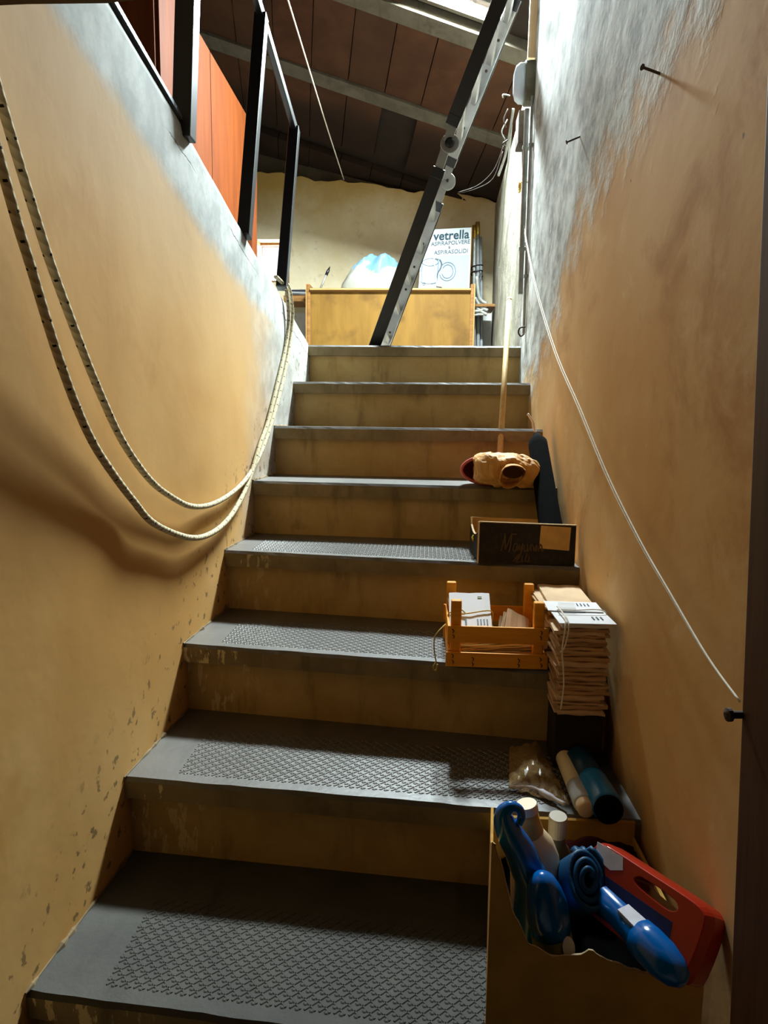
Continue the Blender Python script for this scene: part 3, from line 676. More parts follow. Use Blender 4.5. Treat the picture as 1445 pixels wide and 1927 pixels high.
m = MB(); d = (b-a).normalized(); m.tube([b-d*.045, b-d*.01, b+d*.03], [.011, .012, .002], 8); m.build('tip', M_BLACK, tk, smooth=True)

# old rods and bent conduit offcuts at the right of the cabinet
rods = [((893, 443), (896, 640), .012, M_BRASS), ((899, 437), (902, 640), .013, M_PIPE), ((904, 446), (907, 640), .011, M_STEEL), ((889, 470), (899, 640), .010, M_RUST)]
rd = thing('rod_bundle', 'tied bundle of old metal rods standing between the low cabinet and the wall', 'rods', P(900, 640, 5.15))
for i, (t_, b_, r_, mt) in enumerate(rods):
    yy = 5.13 + .03*i; p, q = P(*t_, yy), P(*b_, yy); q.z = ZL+.001
    m = MB(); m.tube(spline([q, (p+q)/2+V((.006*(i-1),0,0)), p], 4), r_, 10); ro = m.build('rod', M_PIPE if i else M_STEEL, rd, smooth=True)
    if i < 2: m = MB(); d = (p-q).normalized(); m.tube([p-d*.02, p+d*.07], r_+.004, 10); m.build('ferrule', M_BRASS, ro, smooth=True)
m = MB(); c = P(897, 520, 5.16)
m.tube([c + V((.042*math.cos(t*.5), .055*math.sin(t*.5), .003*t)) for t in range(26)], .005, 6); m.build('tie', M_BLACK, rd)
oc = thing('conduit_offcuts', 'pale bent conduit offcuts sticking out beside the low cabinet', 'conduit', P(903, 600, 5.05))
for (ptsl, r_) in (([(893,560),(905,578),(918,584)], .013), ([(891,573),(905,586),(916,592)], .012), ([(892,586),(906,584),(916,574)], .012), ([(889,594),(900,592),(910,592)], .009), ([(897,520),(902,560),(916,572)], .013)):
    m = MB(); m.tube(spline([P(x_, y_, 5.05) for x_, y_ in ptsl], 5), r_, 10); m.build('offcut', M_BAGW if r_ < .0125 else M_STEEL, oc, smooth=True)
m = MB(); m.box(P(889, 600, 5.08).x, xland(5.08)-.002, 5.03, 5.33, .845, .862); tag(m.build('bracket_shelf', M_BROWN), 'small dark shelf between the low cabinet and the landing wall', 'shelf')

# ------------------------------------------------------------------ right wall: lamp, lath, conduits, cables, line, nails
lp = thing('bulkhead_lamp', 'oval opal bulkhead lamp, unlit, on the upper right wall', 'lamp', (XR, 3.0, 1.385))
def oval(x, a_, b_, n=28): return [V((x, 3.0 + a_*math.copysign(abs(math.cos(t))**.7, math.cos(t)), 1.385 + b_*math.copysign(abs(math.sin(t))**.7, math.sin(t)))) for t in [2*math.pi*i/n for i in range(n)]]
def loft(rings):
    m = MB(); n = len(rings[0]); vs = [q for r_ in rings for q in r_]; fs = [(i*n+k, i*n+(k+1) % n, (i+1)*n+(k+1) % n, (i+1)*n+k) for i in range(len(rings)-1) for k in range(n)]
    fs += [tuple(range(n)), tuple((len(rings)-1)*n+k for k in range(n))]; return m.add(vs, fs)
loft([oval(XR-.001, .05, .083), oval(XR-.036, .05, .083), oval(XR-.040, .046, .08)]).build('base', M_LAMPB, lp, smooth=False)
loft([oval(XR-.038, .043, .076), oval(XR-.060, .042, .074), oval(XR-.075, .034, .062), oval(XR-.082, .02, .04)]).build('diffuser', M_LAMPG, lp, smooth=True)
a, b = P(984, 124, 2.99), P(1002, 0, 2.99); a.x = min(a.x, XR-.03); b = b + (b-a)*2.2
m = MB(); m.bar(V((XR-.016, 2.99, 1.475)), V((XR-.010, 2.97, 2.4)), .030, .018, (1, 0, 0)); tag(m.build('wooden_lath', m_wood('lath_wood', srgb(222, 184, 136), srgb(236, 202, 158), 'z')), 'pale wooden lath fixed upright above the bulkhead lamp', 'lath')
def wallpipe(name, pts, r, mt, label, cat, yy=3.05, gap=.0):
    q = []
    for x_, y_ in pts:
        p = P(x_, y_, yy); p.x = min(p.x, XR - r - .007); q.append(p)
    m = MB(); m.tube(spline(q, 5), r, 10); o = m.build(name, mt, smooth=True); return tag(o, label, cat)
def vpipe(name, x, y, z0, z1, r, mt, label, cat):
    m = MB(); m.tube([V((x, y, z0)), V((x, y, (z0+z1)/2)), V((x, y, z1))], r, 12)
    for zc in (z0+.25*(z1-z0), z0+.8*(z1-z0)): m.box(x-r-.003, XR+.002, y-.008, y+.008, zc-.006, zc+.006)
    return tag(m.build(name, mt, smooth=False), label, cat)
vpipe('conduit', XR-.020, 3.03, .56, 1.30, .0105, M_STEEL, 'grey steel conduit running down from the bulkhead lamp', 'conduit')
vpipe('cable', XR-.010, 2.96, .385, 1.32, .0055, M_STEEL, 'thin grey cable to the right of the steel conduit', 'cable')
vpipe('cable', XR-.014, 3.075, .60, 1.305, .006, M_BAGW, 'white cable to the left of the steel conduit', 'cable')
m = MB(); m.tube(spline([V((XR-.008, 2.93, .41)), V((XR-.03, 2.93, .405)), V((XR-.035, 2.93, .385)), V((XR-.024, 2.93, .372)), V((XR-.012, 2.93, .382))], 5), .0035, 8)
tag(m.build('wall_hook', M_RUST, smooth=True), 'small dark hook at the foot of the right wall corner', 'hook')
m = MB(); m.tube([P(959, 250, 3.3)+V((0, .02*i, -.002*i)) for i in range(2)], .03, 10)
jb = thing('junction_box', 'dark open junction box with stray wires below the lamp', 'junction box', (xland(3.35), 3.35, 1.33))
m = MB(); m.box(xland(3.35)-.03, xland(3.35)+.004, 3.29, 3.40, 1.27, 1.41); m.build('housing', M_RUST, jb, bevel=.004)
for i, pl in enumerate(([(955,225),(944,247),(950,262)], [(956,205),(948,225),(952,240)], [(960,180),(947,178),(946,184)], [(958,262),(946,270),(952,276)])):
    m = MB(); m.tube(spline([P(x_, y_, 3.32) for x_, y_ in pl], 4), .003, 6); m.build('wire', M_RUST if i % 2 else M_STEEL, jb, smooth=True)
m = MB(); m.tube(spline([P(966, 205, 3.2), P(958, 255, 3.3), P(950, 295, 3.45), P(938, 330, 3.6)], 5), .006, 8); tag(m.build('cable', M_STEEL, smooth=True), 'cream cable hanging in front of the landing wall under the lamp', 'cable')
m = MB(); m.tube(spline([P(962, 235, 3.4), P(957, 300, 3.5), P(950, 360, 3.9), P(945, 430, 4.2), P(938, 500, 4.4)], 5), .005, 8); tag(m.build('cable', M_BAGW, smooth=True), 'white cable running down the landing wall behind the conduit', 'cable')
for i, pl in enumerate(([(948,272),(930,318),(900,348),(862,362)], [(946,285),(928,335),(896,355),(862,364)])):
    m = MB(); m.tube(spline([P(x_, y_, 3.45) for x_, y_ in pl], 6), .0015, 6)
    tag(m.build('loose_wire', M_RUST, smooth=True), ('thin sagging wire between the junction box and the ladder hinge, the upper one' if i == 0 else 'thin sagging wire between the junction box and the ladder hinge, the lower one'), 'wire')
hk = thing('ring_hook', 'brass ring hook on the right wall holding a clothes line', 'hook', PX(978, 352, XR-.02))
c = PX(978, 352, XR-.03); m = MB(); m.tube([c + V((0, .020*math.cos(t*.35), .020*math.sin(t*.35))) for t in range(19)], .0045, 8); m.tube([c+V((0, 0, .02)), V((XR+.004, c.y, c.z+.02))], .004, 8); m.build('ring', M_BRASS, hk, smooth=True)
# doubled clothes line
LN = [(979,360,3.25),(988,440,2.75),(1008,540,2.35),(1044,660,2.05),(1090,768,1.80),(1140,890,1.57),(1200,1012,1.33),(1262,1120,1.17),(1330,1235,1.0),(1392,1320,.90)]
cl = thing('clothes_line', 'thin doubled white cord stretched down along the right wall', 'cord', PX(1090, 768, XR-.02))
for s_ in (-1, 1):
    q = []
    for i, (x_, y_, yy) in enumerate(LN):
        g = .012 + .020*min(1, i/5); k = .0035*math.sin(math.pi*min(1, max(0, (i)/9)))
        p = PX(x_ + s_*2.0*math.sin(math.pi*i/9), y_, XR-g); q.append(p)
    m = MB(); m.tube(spline(q, 6), .0016, 6); m.build('strand', M_CORD, cl, smooth=True)
for (px_, py_, dx_, lab) in ((1245, 140, V((-.03, -.012, .004)), 'rusty nail high on the right wall, nearest the doorway'), (1094, 256, V((-.03, .0, -.012)), 'rusty nail high on the right wall, nearest the lamp')):
    p = PX(px_, py_, XR+.004); nl = thing('nail', lab, 'nail', p, 'nails in the right wall')
    m = MB(); m.tube([p, p+dx_*1.3], .0025, 8); m.build('shank', M_RUST, nl); m = MB(); d = dx_.normalized(); m.lathe([(.0055, 0), (.0055, .002)], p+dx_*1.3, d, 12); m.build('head', M_RUST, nl)

# ------------------------------------------------------------------ broom, dustpan, paper bag, umbrella on the sixth step
z6, z5, z4, z3, z2 = zk(6), zk(5), zk(4), zk(3), zk(2)
br = thing('broom', 'long pale wooden broom handle leaning up the right side of the stairs', 'broom', (.262, 2.39, z6))
a = P(940, 862, 2.40); b = P(958, 566, 2.94); a0 = a + (a-b)*.02
m = MB(); m.tube([a0, b], .0105, 14); m.build('handle', M_HANDLE, br, smooth=True)
m = MB(); d = (b-a).normalized(); m.lathe([(.009, -.004), (.0112, 0), (.0112, .012), (.006, .017)], b, d, 14); m.build('end_cap', M_CREAM, br, smooth=True)
m = MB(); m.obox(a0+V((0, .0, -.012)), (1, 0, 0), (0, 1, 0), (0, 0, 1), .16, .035, .025); m.build('brush_head', M_RUST, br, bevel=.004)
m = MB(); m.box(a0.x-.078, a0.x+.078, a0.y-.016, a0.y+.016, z6+.001, a0.z-.02); m.build('bristles', M_BROWN, br, kind='stuff')
# dustpan
dp = thing('dustpan', 'pink plastic dustpan under the brown paper bag on the stairs', 'dustpan', P(890, 900, 2.2))
pc = P(926, 888, 2.20); PSX, PSZ = .098, .046
pc.z = z6 + PSZ + .003
def pan(u, v):
    th = 2*math.pi*u; k = math.cos(v*math.pi/2)**.6; flat = -math.sin(th)
    return pc + V((PSX*math.cos(th)*(k*.92+.08*(1-v)), .10*math.sin(v*math.pi/2), PSZ*math.sin(th)*(k*.9+.1*(1-v))))
m = MB(); m.grid(pan, 40, 12); m.build('scoop', M_PINK, dp, smooth=True, solid=.003)
m = MB(); m.tube([pan(i/48, 0) for i in range(49)], .0052, 8); m.build('rim', M_PINK, dp, smooth=True)
# paper bag, crumpled
pb = thing('paper_bag', 'crumpled brown paper bag with open mouth lying over the dustpan', 'bag', (.27, 2.22, z6))
c0 = P(954, 884, 2.165)
rp = random.Random(11)
def pbag(u, v):
    th = u*2*math.pi; ph = v
    # barrel along X, flattened, with sharp creases
    L = .205; x = -L/2 + L*v; prof = (max(0.0, 1-abs(2*v-1)**3.2))**.5
    ry, rz = .085*(.55+.45*prof), .052*(.62+.38*prof)
    if v < .06: ry *= .92
    cr = 1 + .16*nz((math.cos(th)*1.6, math.sin(th)*1.6, v*5), 1.3, 2) + .10*abs(nz((math.cos(th)*3, math.sin(th)*3, v*10), 1.2, 5)) - .06
    sg = lambda q: math.copysign(abs(q)**.62, q)
    y, z = ry*cr*sg(math.cos(th))*.9, rz*cr*sg(math.sin(th))
    sag = -.016*(2*v-1)**2*(v > .5)
    return c0 + V((x + .01*nz((th, v*4, 0), 1), y, z + sag + .004*(v < .3)))
m = MB(); m.grid(pbag, 44, 40)
m.add([c0+V((-.10, .02, 0))]+[pbag(i/12, 0.0) for i in range(12)], [(0, i+1, (i+1) % 12+1) for i in range(12)])
pm = m.build('bag_body', simple('kraft_paper', srgb(196, 146, 78), .6, .12, 18, .5, spec=.45), pb, solid=.0008)
# the torn open mouth facing the viewer
tipp = P(938, 922, 2.11); mc = P(964, 888, 2.10)
def mouth(u, v):
    th = u*math.pi*2; base = mc + V((.036*math.cos(th), 0, .022*math.sin(th)))
    base.x -= .018*(math.sin(th) < 0)*abs(math.sin(th)); base.z -= .026*max(0, -math.sin(th))
    out = base*1 + V((0, -.040-.016*nz((math.cos(th)*2, math.sin(th)*2, 0), 1.5), 0)); inn = mc + V((.040*math.cos(th), .03, .030*math.sin(th)))
    return inn*(1-v) + out*v
m = MB(); m.add([mc + V((.030*math.cos(i*math.pi/12), -.017+.004, .017*math.sin(i*math.pi/12)-.002)) for i in range(24)], [tuple(range(24))]); m.build('inside', simple('kraft_shade', srgb(70, 44, 18), .9, .2, 30), pb)  # dark disc: shade within the open mouth put into the colour
m = MB(); m.grid(mouth, 30, 6); m.build('mouth', simple('kraft_paper_fold', srgb(188, 134, 62), .7, .12, 24, .4), pb, solid=.001)
# umbrella
um = thing('umbrella', 'folded black umbrella with a bent pale tip leaning in the corner against the right wall', 'umbrella', P(1040, 985, 1.93))
a = V((.372, 1.90, z5+.006)); b = P(1009, 816, 2.26); d = (b-a)
pts = [a + d*t for t in [i/24 for i in range(25)]]
rad = [.012 + .023*min(1, t*6)*(1-.22*t) for t in [i/24 for i in range(25)]]; rad[-1] = .008; rad[-2] = .017
m = MB(); m.tube(pts, rad, 16)
m.build('canopy', M_UMB, um, smooth=True)
m = MB(); m.tube(spline([b-d*.02, P(1005, 805, 2.27), P(1003, 795, 2.28), P(998, 786, 2.285), P(993, 779, 2.29)], 4), .0042, 8); m.build('tip', simple('pale_metal', srgb(232, 214, 204), .4, .05, 20), um, smooth=True)
m = MB(); q = a + d*.90; m.tube([q-d*.012, q+d*.012], .0225, 16); m.build('strap', M_BLACK, um, smooth=True)

# ------------------------------------------------------------------ printed fruit tray on the fifth step
yf = nose(5, .27)+.005
ft = thing('fruit_tray', 'black printed cardboard fruit tray with a brown patch, on the stairs above the crate', 'box', (.27, yf+.1, z5))
f00, f10, f11, f01 = P(900, 1064, yf), P(1087, 1070, yf), P(1088, 989, yf), P(903, 982, yf)
zb_ = z5 + .001; f00.z = zb_; f10.z = zb_
f10.x = min(f10.x, XR-.008); f11.x = min(f11.x, XR-.008)
bk = V((-.012, .185, 0))
th_ = V((0, .005, 0))
def panel(q, t, name, mt, par): m = MB(); m.add(list(q)+[p+t for p in q], [(3,2,1,0),(4,5,6,7),(0,1,5,4),(1,2,6,5),(2,3,7,6),(3,0,4,7)]); return m.build(name, mt, par)
fp = panel((f00, f10, f11, f01), th_, 'front_panel', M_CARD, ft)
panel((f00-V((0,.0012,0)), f10-V((0,.0012,0)), f11-V((0,.0012,.001)), f01-V((0,.0012,.001))), V((0,.001,0)), 'front_print', M_PRINT, ft)
g00, g10, g11, g01 = f00+bk, f10+bk*1+V((.0,0,0)), f11+bk+V((0,0,-.012)), f01+bk+V((0,0,-.012))
g10.x = min(g10.x, XR-.01); g11.x = min(g11.x, XR-.01)
panel((g00, g10, g11, g01), th_, 'rear_panel', M_CARD, ft)
def pe(u, v): # point on front print
    return (f00*(1-u)+f10*u)*(1-v) + (f01*(1-u)+f11*u)*v - V((0, .0018, 0))
m = MB(); m.hexa([f00+V((0,.004,.001)), f10+V((0,.004,.001)), g10+V((0,0,.001)), g00+V((0,0,.001)), f00+V((0,.004,.004)), f10+V((0,.004,.004)), g10+V((0,0,.004)), g00+V((0,0,.004))]); m.build('bottom', M_CARD, ft)
# left end with curved cut-out
poly = []
for i in range(13):
    t = i/12; q = f00*(1-t)+g00*t; zt2 = (f01.z*(1-t)+g01.z*t) - .030*math.sin(math.pi*min(1, t*1.0))**.8 - (.012 if 0 < i < 12 else 0)
    poly.append(V((q.x, q.y, zt2)))
end = MB(); n = len(poly); bot_ = [V((q.x, q.y, zb_+.001)) for q in poly]
end.add(poly + bot_ + [q+V((.005,0,0)) for q in poly] + [q+V((.005,0,0)) for q in bot_],
        [(i, i+1, n+i+1, n+i) for i in range(n-1)] + [(2*n+i+1, 2*n+i, 3*n+i, 3*n+i+1) for i in range(n-1)] + [(i+1, i, 2*n+i, 2*n+i+1) for i in range(n-1)])
end.build('end_panel', M_PRINT, ft)
m = MB(); m.tube([q+V((.0025, 0, .0005)) for q in poly], .003, 6); m.build('cut_edge', M_CARDE, ft)
m = MB(); m.bar(f01+V((-.001,.002,0)), f11+V((0,.002,0)), .006, .003, (0,1,0)); m.bar(f00+V((-.002,.002,0)), f01+V((-.002,.002,0)), .004, .006, (1,0,0)); m.build('front_edge', M_CARDE, ft)
q0, q1, q2, q3 = pe(.625,.41), pe(.935,.37), pe(.945,.95), pe(.635,.97)
panel((q0,q1,q2,q3), V((0,-.001,0)), 'patch', simple('kraft_label', srgb(204, 162, 92), .7, .08, 40), ft)
lw = lambda u, v: pe(u, v) - V((0, .0006, 0))
# brush-script lettering
L1 = [[(.23,.32),(.25,.50),(.265,.72),(.255,.74)], [(.265,.72),(.275,.36)], [(.275,.36),(.31,.58),(.335,.74),(.325,.44),(.315,.30)], [(.33,.74),(.385,.74)],
      [(.40,.50),(.37,.50),(.355,.36),(.38,.33),(.40,.48),(.405,.34)], [(.42,.50),(.425,.36),(.45,.48)], [(.455,.52),(.445,.34),(.41,.12),(.395,.16),(.44,.28)],
      [(.47,.48),(.475,.34),(.50,.36),(.505,.50)], [(.505,.50),(.51,.32),(.535,.48)], [(.54,.33),(.545,.50),(.565,.46),(.57,.33)], [(.58,.42),(.605,.48),(.60,.34),(.585,.38),(.595,.50)], [(.62,.33),(.63,.50),(.65,.46),(.655,.34),(.675,.40)]]
L2 = [[(.36,.06),(.40,.20),(.42,.26),(.40,.14),(.395,.06),(.44,.07)], [(.455,.22),(.45,.08),(.47,.10)], [(.50,.28),(.485,.08),(.51,.09)], [(.525,.20),(.52,.07),(.535,.09)]]
strokes('lettering', M_PRINTL, ft, L1, .0022, lw, 6); strokes('lettering', M_PRINTL, ft, L2, .0018, lw, 6)
st_ = [[(-.02 + .02*0, 0)]]
m = MB(); c = (f00*.45+g00*.55); c.z = zb_+.052
for i in range(6):
    a_ = i*math.pi/3; m.tube([c+V((-.002, .0, 0)), c+V((-.002, .014*math.cos(a_), .010*math.sin(a_)))], [.005, .0008], 5)
m.build('star_print', simple('lime_ink', srgb(190, 178, 40), .6, .1, 30), ft)

# ------------------------------------------------------------------ orange crate with mail on the fourth step
yc = nose(4, .17) - .012
cr = thing('wooden_crate', 'small orange wooden crate of mail on the right of the stairs', 'crate', (.17, yc+.12, z4))
cA, cB = P(838, 1262, yc).x, P(1030, 1268, yc).x
CWD = cB-cA; dep_ = .215
def slat(z0, z1, y0, y1, x0, x1, name='slat', tilt=0.0):
    m = MB(); m.hexa([(x0,y0,z0),(x1,y0,z0-tilt),(x1,y1,z0-tilt),(x0,y1,z0),(x0,y0,z1),(x1,y0,z1-tilt),(x1,y1,z1-tilt),(x0,y1,z1)]); return m.build(name, M_CRATE, cr, bevel=.0012)
zc0 = z4 + .002
slat(zc0, zc0+.034, yc, yc+.006, cA, cB); slat(zc0+.057, zc0+.096, yc, yc+.006, cA+.003, cB)
slat(zc0, zc0+.034, yc+dep_-.006, yc+dep_, cA, cB); slat(zc0+.05, zc0+.09, yc+dep_-.006, yc+dep_, cA, cB)
for x0 in (cA+.004, cB-.009):
    slat(zc0+.006, zc0+.038, yc+.007, yc+dep_-.007, x0, x0+.005); slat(zc0+.054, zc0+.090, yc+.007, yc+dep_-.007, x0, x0+.005)
slat(zc0, zc0+.005, yc+.007, yc+dep_-.007, cA+.004, cB-.004, 'base_board')
for x0, y0 in ((cA+.010, yc+.007), (cB-.034, yc+.007), (cA+.006, yc+dep_-.026), (cB-.030, yc+dep_-.026)):
    m = MB(); m.box(x0, x0+.024, y0, y0+.019, zc0+.005, zc0+.153); m.build('corner_post', M_CRATE, cr, bevel=.003)
m = MB()
for (u, v) in ((.07,.085),(.075,.072),(.07,.026),(.075,.012),(.93,.086),(.925,.074),(.93,.024),(.94,.010),(.27,.008),(.27,.020),(.72,.008),(.72,.020)):
    q = V((cA+CWD*u, yc-.0008, zc0+v)); m.tube([q+V((-.003,0,.004)), q+V((.001,0,0)), q+V((-.001,0,-.005))], .0011, 5)
m.build('staple', M_RUST, cr, kind='stuff')

def sheets(name, label, cat, c, ax, ay, w_, h_, n_, dz_, mats, par_group=None, jit=.004, tilt=0.0, seed=1, bow=0.0):
    """a pile of thin folded papers, each sheet its own part"""
    rr = random.Random(seed); az = V(ax).cross(V(ay)).normalized(); t = thing(name, label, cat, c, par_group)
    z = 0
    for i in range(n_):
        hh = dz_*rr.uniform(.7, 1.3); o = V(c) + az*(z+hh/2) + V(ax)*rr.uniform(-jit, jit) + V(ay)*rr.uniform(-jit, jit)
        a_ = rr.uniform(-.06, .06); ax2 = (V(ax)*math.cos(a_)+V(ay)*math.sin(a_)); ay2 = (V(ay)*math.cos(a_)-V(ax)*math.sin(a_))
        m = MB(); ww, hw = w_*rr.uniform(.95, 1.03), h_*rr.uniform(.95, 1.02)
        # sheet, slightly wavy along its width
        N = 6; tb = []
        for j in range(N+1):
            s = j/N-.5; wv = .0011*math.sin(j*1.7+i*2.1)*min(1, hh/.003) + bow*(s*s-.25)
            for e in (-.5, .5): tb.append(o + ax2*ww*s + ay2*hw*e + az*(wv-hh*.42))
            for e in (-.5, .5): tb.append(o + ax2*ww*s + ay2*hw*e + az*(wv+hh*.42))
        fs = []
        for j in range(N):
            b0, b1_ = j*4, j*4+4
            fs += [(b0, b1_, b1_+1, b0+1), (b0+2, b0+3, b1_+3, b1_+2), (b0, b0+2, b1_+2, b1_), (b0+1, b1_+1, b1_+3, b0+3)]
        fs += [(0, 1, 3, 2), (4*N, 4*N+2, 4*N+3, 4*N+1)]
        m.add(tb, fs); m.build('sheet', mats[i] if i < len(mats) and isinstance(mats, dict) and i in mats else (mats['top'] if i == n_-1 else rr.choice(mats['any'])), t)
        z += hh
    return t, V(c)+az*z, az
def print_on(par, c, ax, ay, az, rects, mt, name='print_lines'):
    m = MB()
    for u, v, du, dv in rects: m.obox(c + ax*u + ay*v + az*.0009, ax, ay, az, du, dv, .0012)
    return m.build(name, mt, par, kind='stuff')
buff = {'any': [M_BUFF, M_BUFF2, M_BUFF3, M_BUFF], 'top': M_PAPER}
buff_only = {'any': [M_BUFF, M_BUFF2, M_BUFF3], 'top': M_BUFF2}
# tied letters leaning in the crate
a1, a2 = P(842, 1118, yc+.15), P(905, 1103, yc+.16); b1_, b2_ = P(850, 1195, yc+.045), P(948, 1192, yc+.05)
ax = ((a2-a1).normalized() + (b2_-b1_).normalized()).normalized(); up_ = ((a1+a2)/2-(b1_+b2_)/2); ay = (up_ - ax*up_.dot(ax)).normalized(); az = ax.cross(ay)
if az.y > 0: az = -az
cen = (a1+a2+b1_+b2_)/4
w1 = .090; h1 = .135
pb0, pb1, pt0, pt1 = P(847, 1196, yc+.032), P(950, 1196, yc+.032), P(840, 1122, yc+.165), P(905, 1104, yc+.165)
ax = (pb1-pb0).normalized(); ay = ((pt0+pt1)/2 - (pb0+pb1)/2); ay = (ay - ax*ay.dot(ax)); hl = ay.length; ay.normalize(); az = ax.cross(ay)
ctr = (pb0+pb1+pt0+pt1)/4 - az*.030
lt, ltop, _ = sheets('letter_bundle', 'bundle of white letters tied with yellow twine, leaning in the orange crate', 'letters', ctr, ax, ay, .098, hl*1.04, 7, .0042, buff, jit=.003, seed=4)
print_on(lt, ltop, ax, ay, az, [(.016+.0075*i, -.030, .0025, .018) for i in range(4)] + [(-.012, -.035, .004, .03)], M_INK2)
print_on(lt, ltop, ax, ay, az, [(.026, .055, .010, .008)], M_GREENL, 'stamp')
m = MB(); hw = .050
m.tube(spline([ltop + ax*(-hw-.002) + az*-.03, ltop + ax*(-hw) + az*.002, ltop + ax*-.01 + ay*-.004 + az*.003, ltop + ax*(hw) + ay*.006 + az*.002, ltop + ax*(hw+.002) + az*-.03], 5), .0016, 6)
m.tube(spline([ltop + ax*-.024 + az*.003, ltop + ax*-.030 + ay*.008 + az*.006, ltop + ax*-.02 + ay*.004 + az*.007, ltop + ax*-.012 + ay*-.006 + az*.005, ltop+ax*-.022+ay*-.008+az*.004], 4), .0016, 6); m.build('twine', M_TWINE, lt, smooth=True)
m = MB(); m.tube(spline([P(838, 1175, yc+.02), P(828, 1185, yc-.006), P(818, 1200, yc-.012), P(817, 1222, yc-.014), P(821, 1248, yc-.012)], 5), .0016, 6); m.tube(spline([P(821, 1246, yc-.012), P(815, 1256, yc-.013), P(820, 1262, yc-.012), P(823, 1250, yc-.012)], 4), .0018, 6); m.build('twine_end', M_TWINE, lt, smooth=True)
ctr2 = V((cA+.155, yc+.112, zc0+.030)); ax = V((.86, .10, -.50)).normalized(); ay0 = V((.05, .70, .55)); ay = (ay0-ax*ay0.dot(ax)).normalized(); az = ax.cross(ay)
sheets('letter_bundle', 'brown and white envelopes lying slanted at the right inside the orange crate', 'letters', ctr2, ax, ay, .066, .125, 7, .005, {'any': [M_BUFF, M_BUFF3, M_BUFF2], 'top': M_BUFF2}, jit=.005, seed=9)
ctr3 = V((cA+.118, yc+.020, zc0+.006)); 
sheets('letter_bundle', 'loose buff papers low in the orange crate, seen between its front slats', 'letters', ctr3 + V((0, .045, 0)), V((1, 0, .06)).normalized(), V((0, 1, 0)), .185, .085, 12, .0042, {'any': [M_BUFF2, M_BUFF, M_BUFF2, M_PAPER], 'top': M_BUFF}, jit=.003, seed=15)

# ------------------------------------------------------------------ tied paper stack beside the crate
sy0 = nose(4, .34)-.105; sx0, sx1 = .287, .392
stc = V(((.285+.395)/2, (sy0+nose(4, .34)-.004)/2, z3+.122))
hS = .205
m = MB(); m.box(.290, .392, sy0+.012, nose(4, .34)-.006, z3+.001, z3+.120); tag(m.build('shadow_block', simple('shadow_dark', srgb(38, 28, 18), .85, .2, 14), bevel=.003), 'added support block, dark as the shadow under the tied paper stack by the right wall', 'block')  # added support, its near-black colour stands for the shadow there
depS = nose(4, .34)-.006-sy0
s1, stop, _ = sheets('paper_stack', 'tall tied stack of buff leaflets with white sheets on top, beside the orange crate', 'papers', stc, V((1, 0, .0)), V((0, 1, 0)), .103, depS*.92, 27, hS/27, buff, jit=.0075, seed=21)
topc = V((.345, sy0+.065, stop.z+.003))
m = MB()
def tsheet(cx, cy, ax_, ay_, w2, h2, z, mt, nm='sheet'):
    m = MB(); c = V((cx, cy, z)); a_, b_ = V(ax_).normalized(), V(ay_).normalized(); m.obox(c, a_, b_, a_.cross(b_), w2, h2, .002); return m.build(nm, mt, s1)
tw_ = tsheet(.345, sy0+.055, (1,.02,0), (-.02,1,0), .118, .105, stop.z+.002, M_PAPER)
tw2 = tsheet(.340, sy0+.125, (1,-.02,0), (.02,1,.02), .120, .075, stop.z+.006, M_PAPER)
print_on(s1, V((.345, sy0+.055, stop.z+.0035)), V((1,.02,0)), V((-.02,1,0)), V((0,0,1)), [(.02+.009*i, -.015, .003, .020) for i in range(3)] + [(-.01, .03, .05, .002)], M_INK2)
print_on(s1, V((.340, sy0+.125, stop.z+.0075)), V((1,-.02,0)), V((.02,1,.02)).normalized(), V((0,0,1)), [(.012+.008*i, .01, .002, .018) for i in range(4)], M_INK2)
m = MB(); m.obox(V((.322, sy0+.100, stop.z+.012)), V((1,-.1,0)), V((.1,1,.1)), V((0,0,1)), .036, .04, .006); m.build('plastic_wrap', M_CLEAR, s1)
# string round the stack and its hanging end
m = MB(); zt3 = stop.z+.009
m.tube(spline([V((.300, sy0+.10, zt3+.004)), V((.302, sy0+.03, zt3+.003)), V((.298, sy0-.006, zt3-.012)), V((.293, sy0-.010, zt3-.060)), V((.297, sy0-.010, zt3-.10)), V((.300, sy0-.008, z3+.19)), V((.296, sy0-.008, z3+.14))], 6), .0017, 6)
m.tube(spline([V((.303, sy0+.02, zt3+.004)), V((.305, sy0-.008, zt3-.010)), V((.298, sy0-.012, zt3-.05)), V((.290, sy0-.010, zt3-.065))], 5), .0017, 6)
m.tube(spline([V((.296, sy0+.07, zt3+.004)), V((.330, sy0+.072, zt3+.003)), V((.398, sy0+.078, zt3+.002)), V((.402, sy0+.078, zt3-.03))], 5), .0015, 6)
m.build('string', M_STRING, s1, smooth=True)
s2, st2, _ = sheets('paper_stack', 'lower stack of buff papers fanned out on the step behind the tied stack', 'papers', V((.340, nose(4, .34)+.135, z4+.001)), V((1, .03, 0)).normalized(), V((-.03, 1, 0)).normalized(), .108, .185, 22, .0068, buff_only, jit=.012, seed=33)

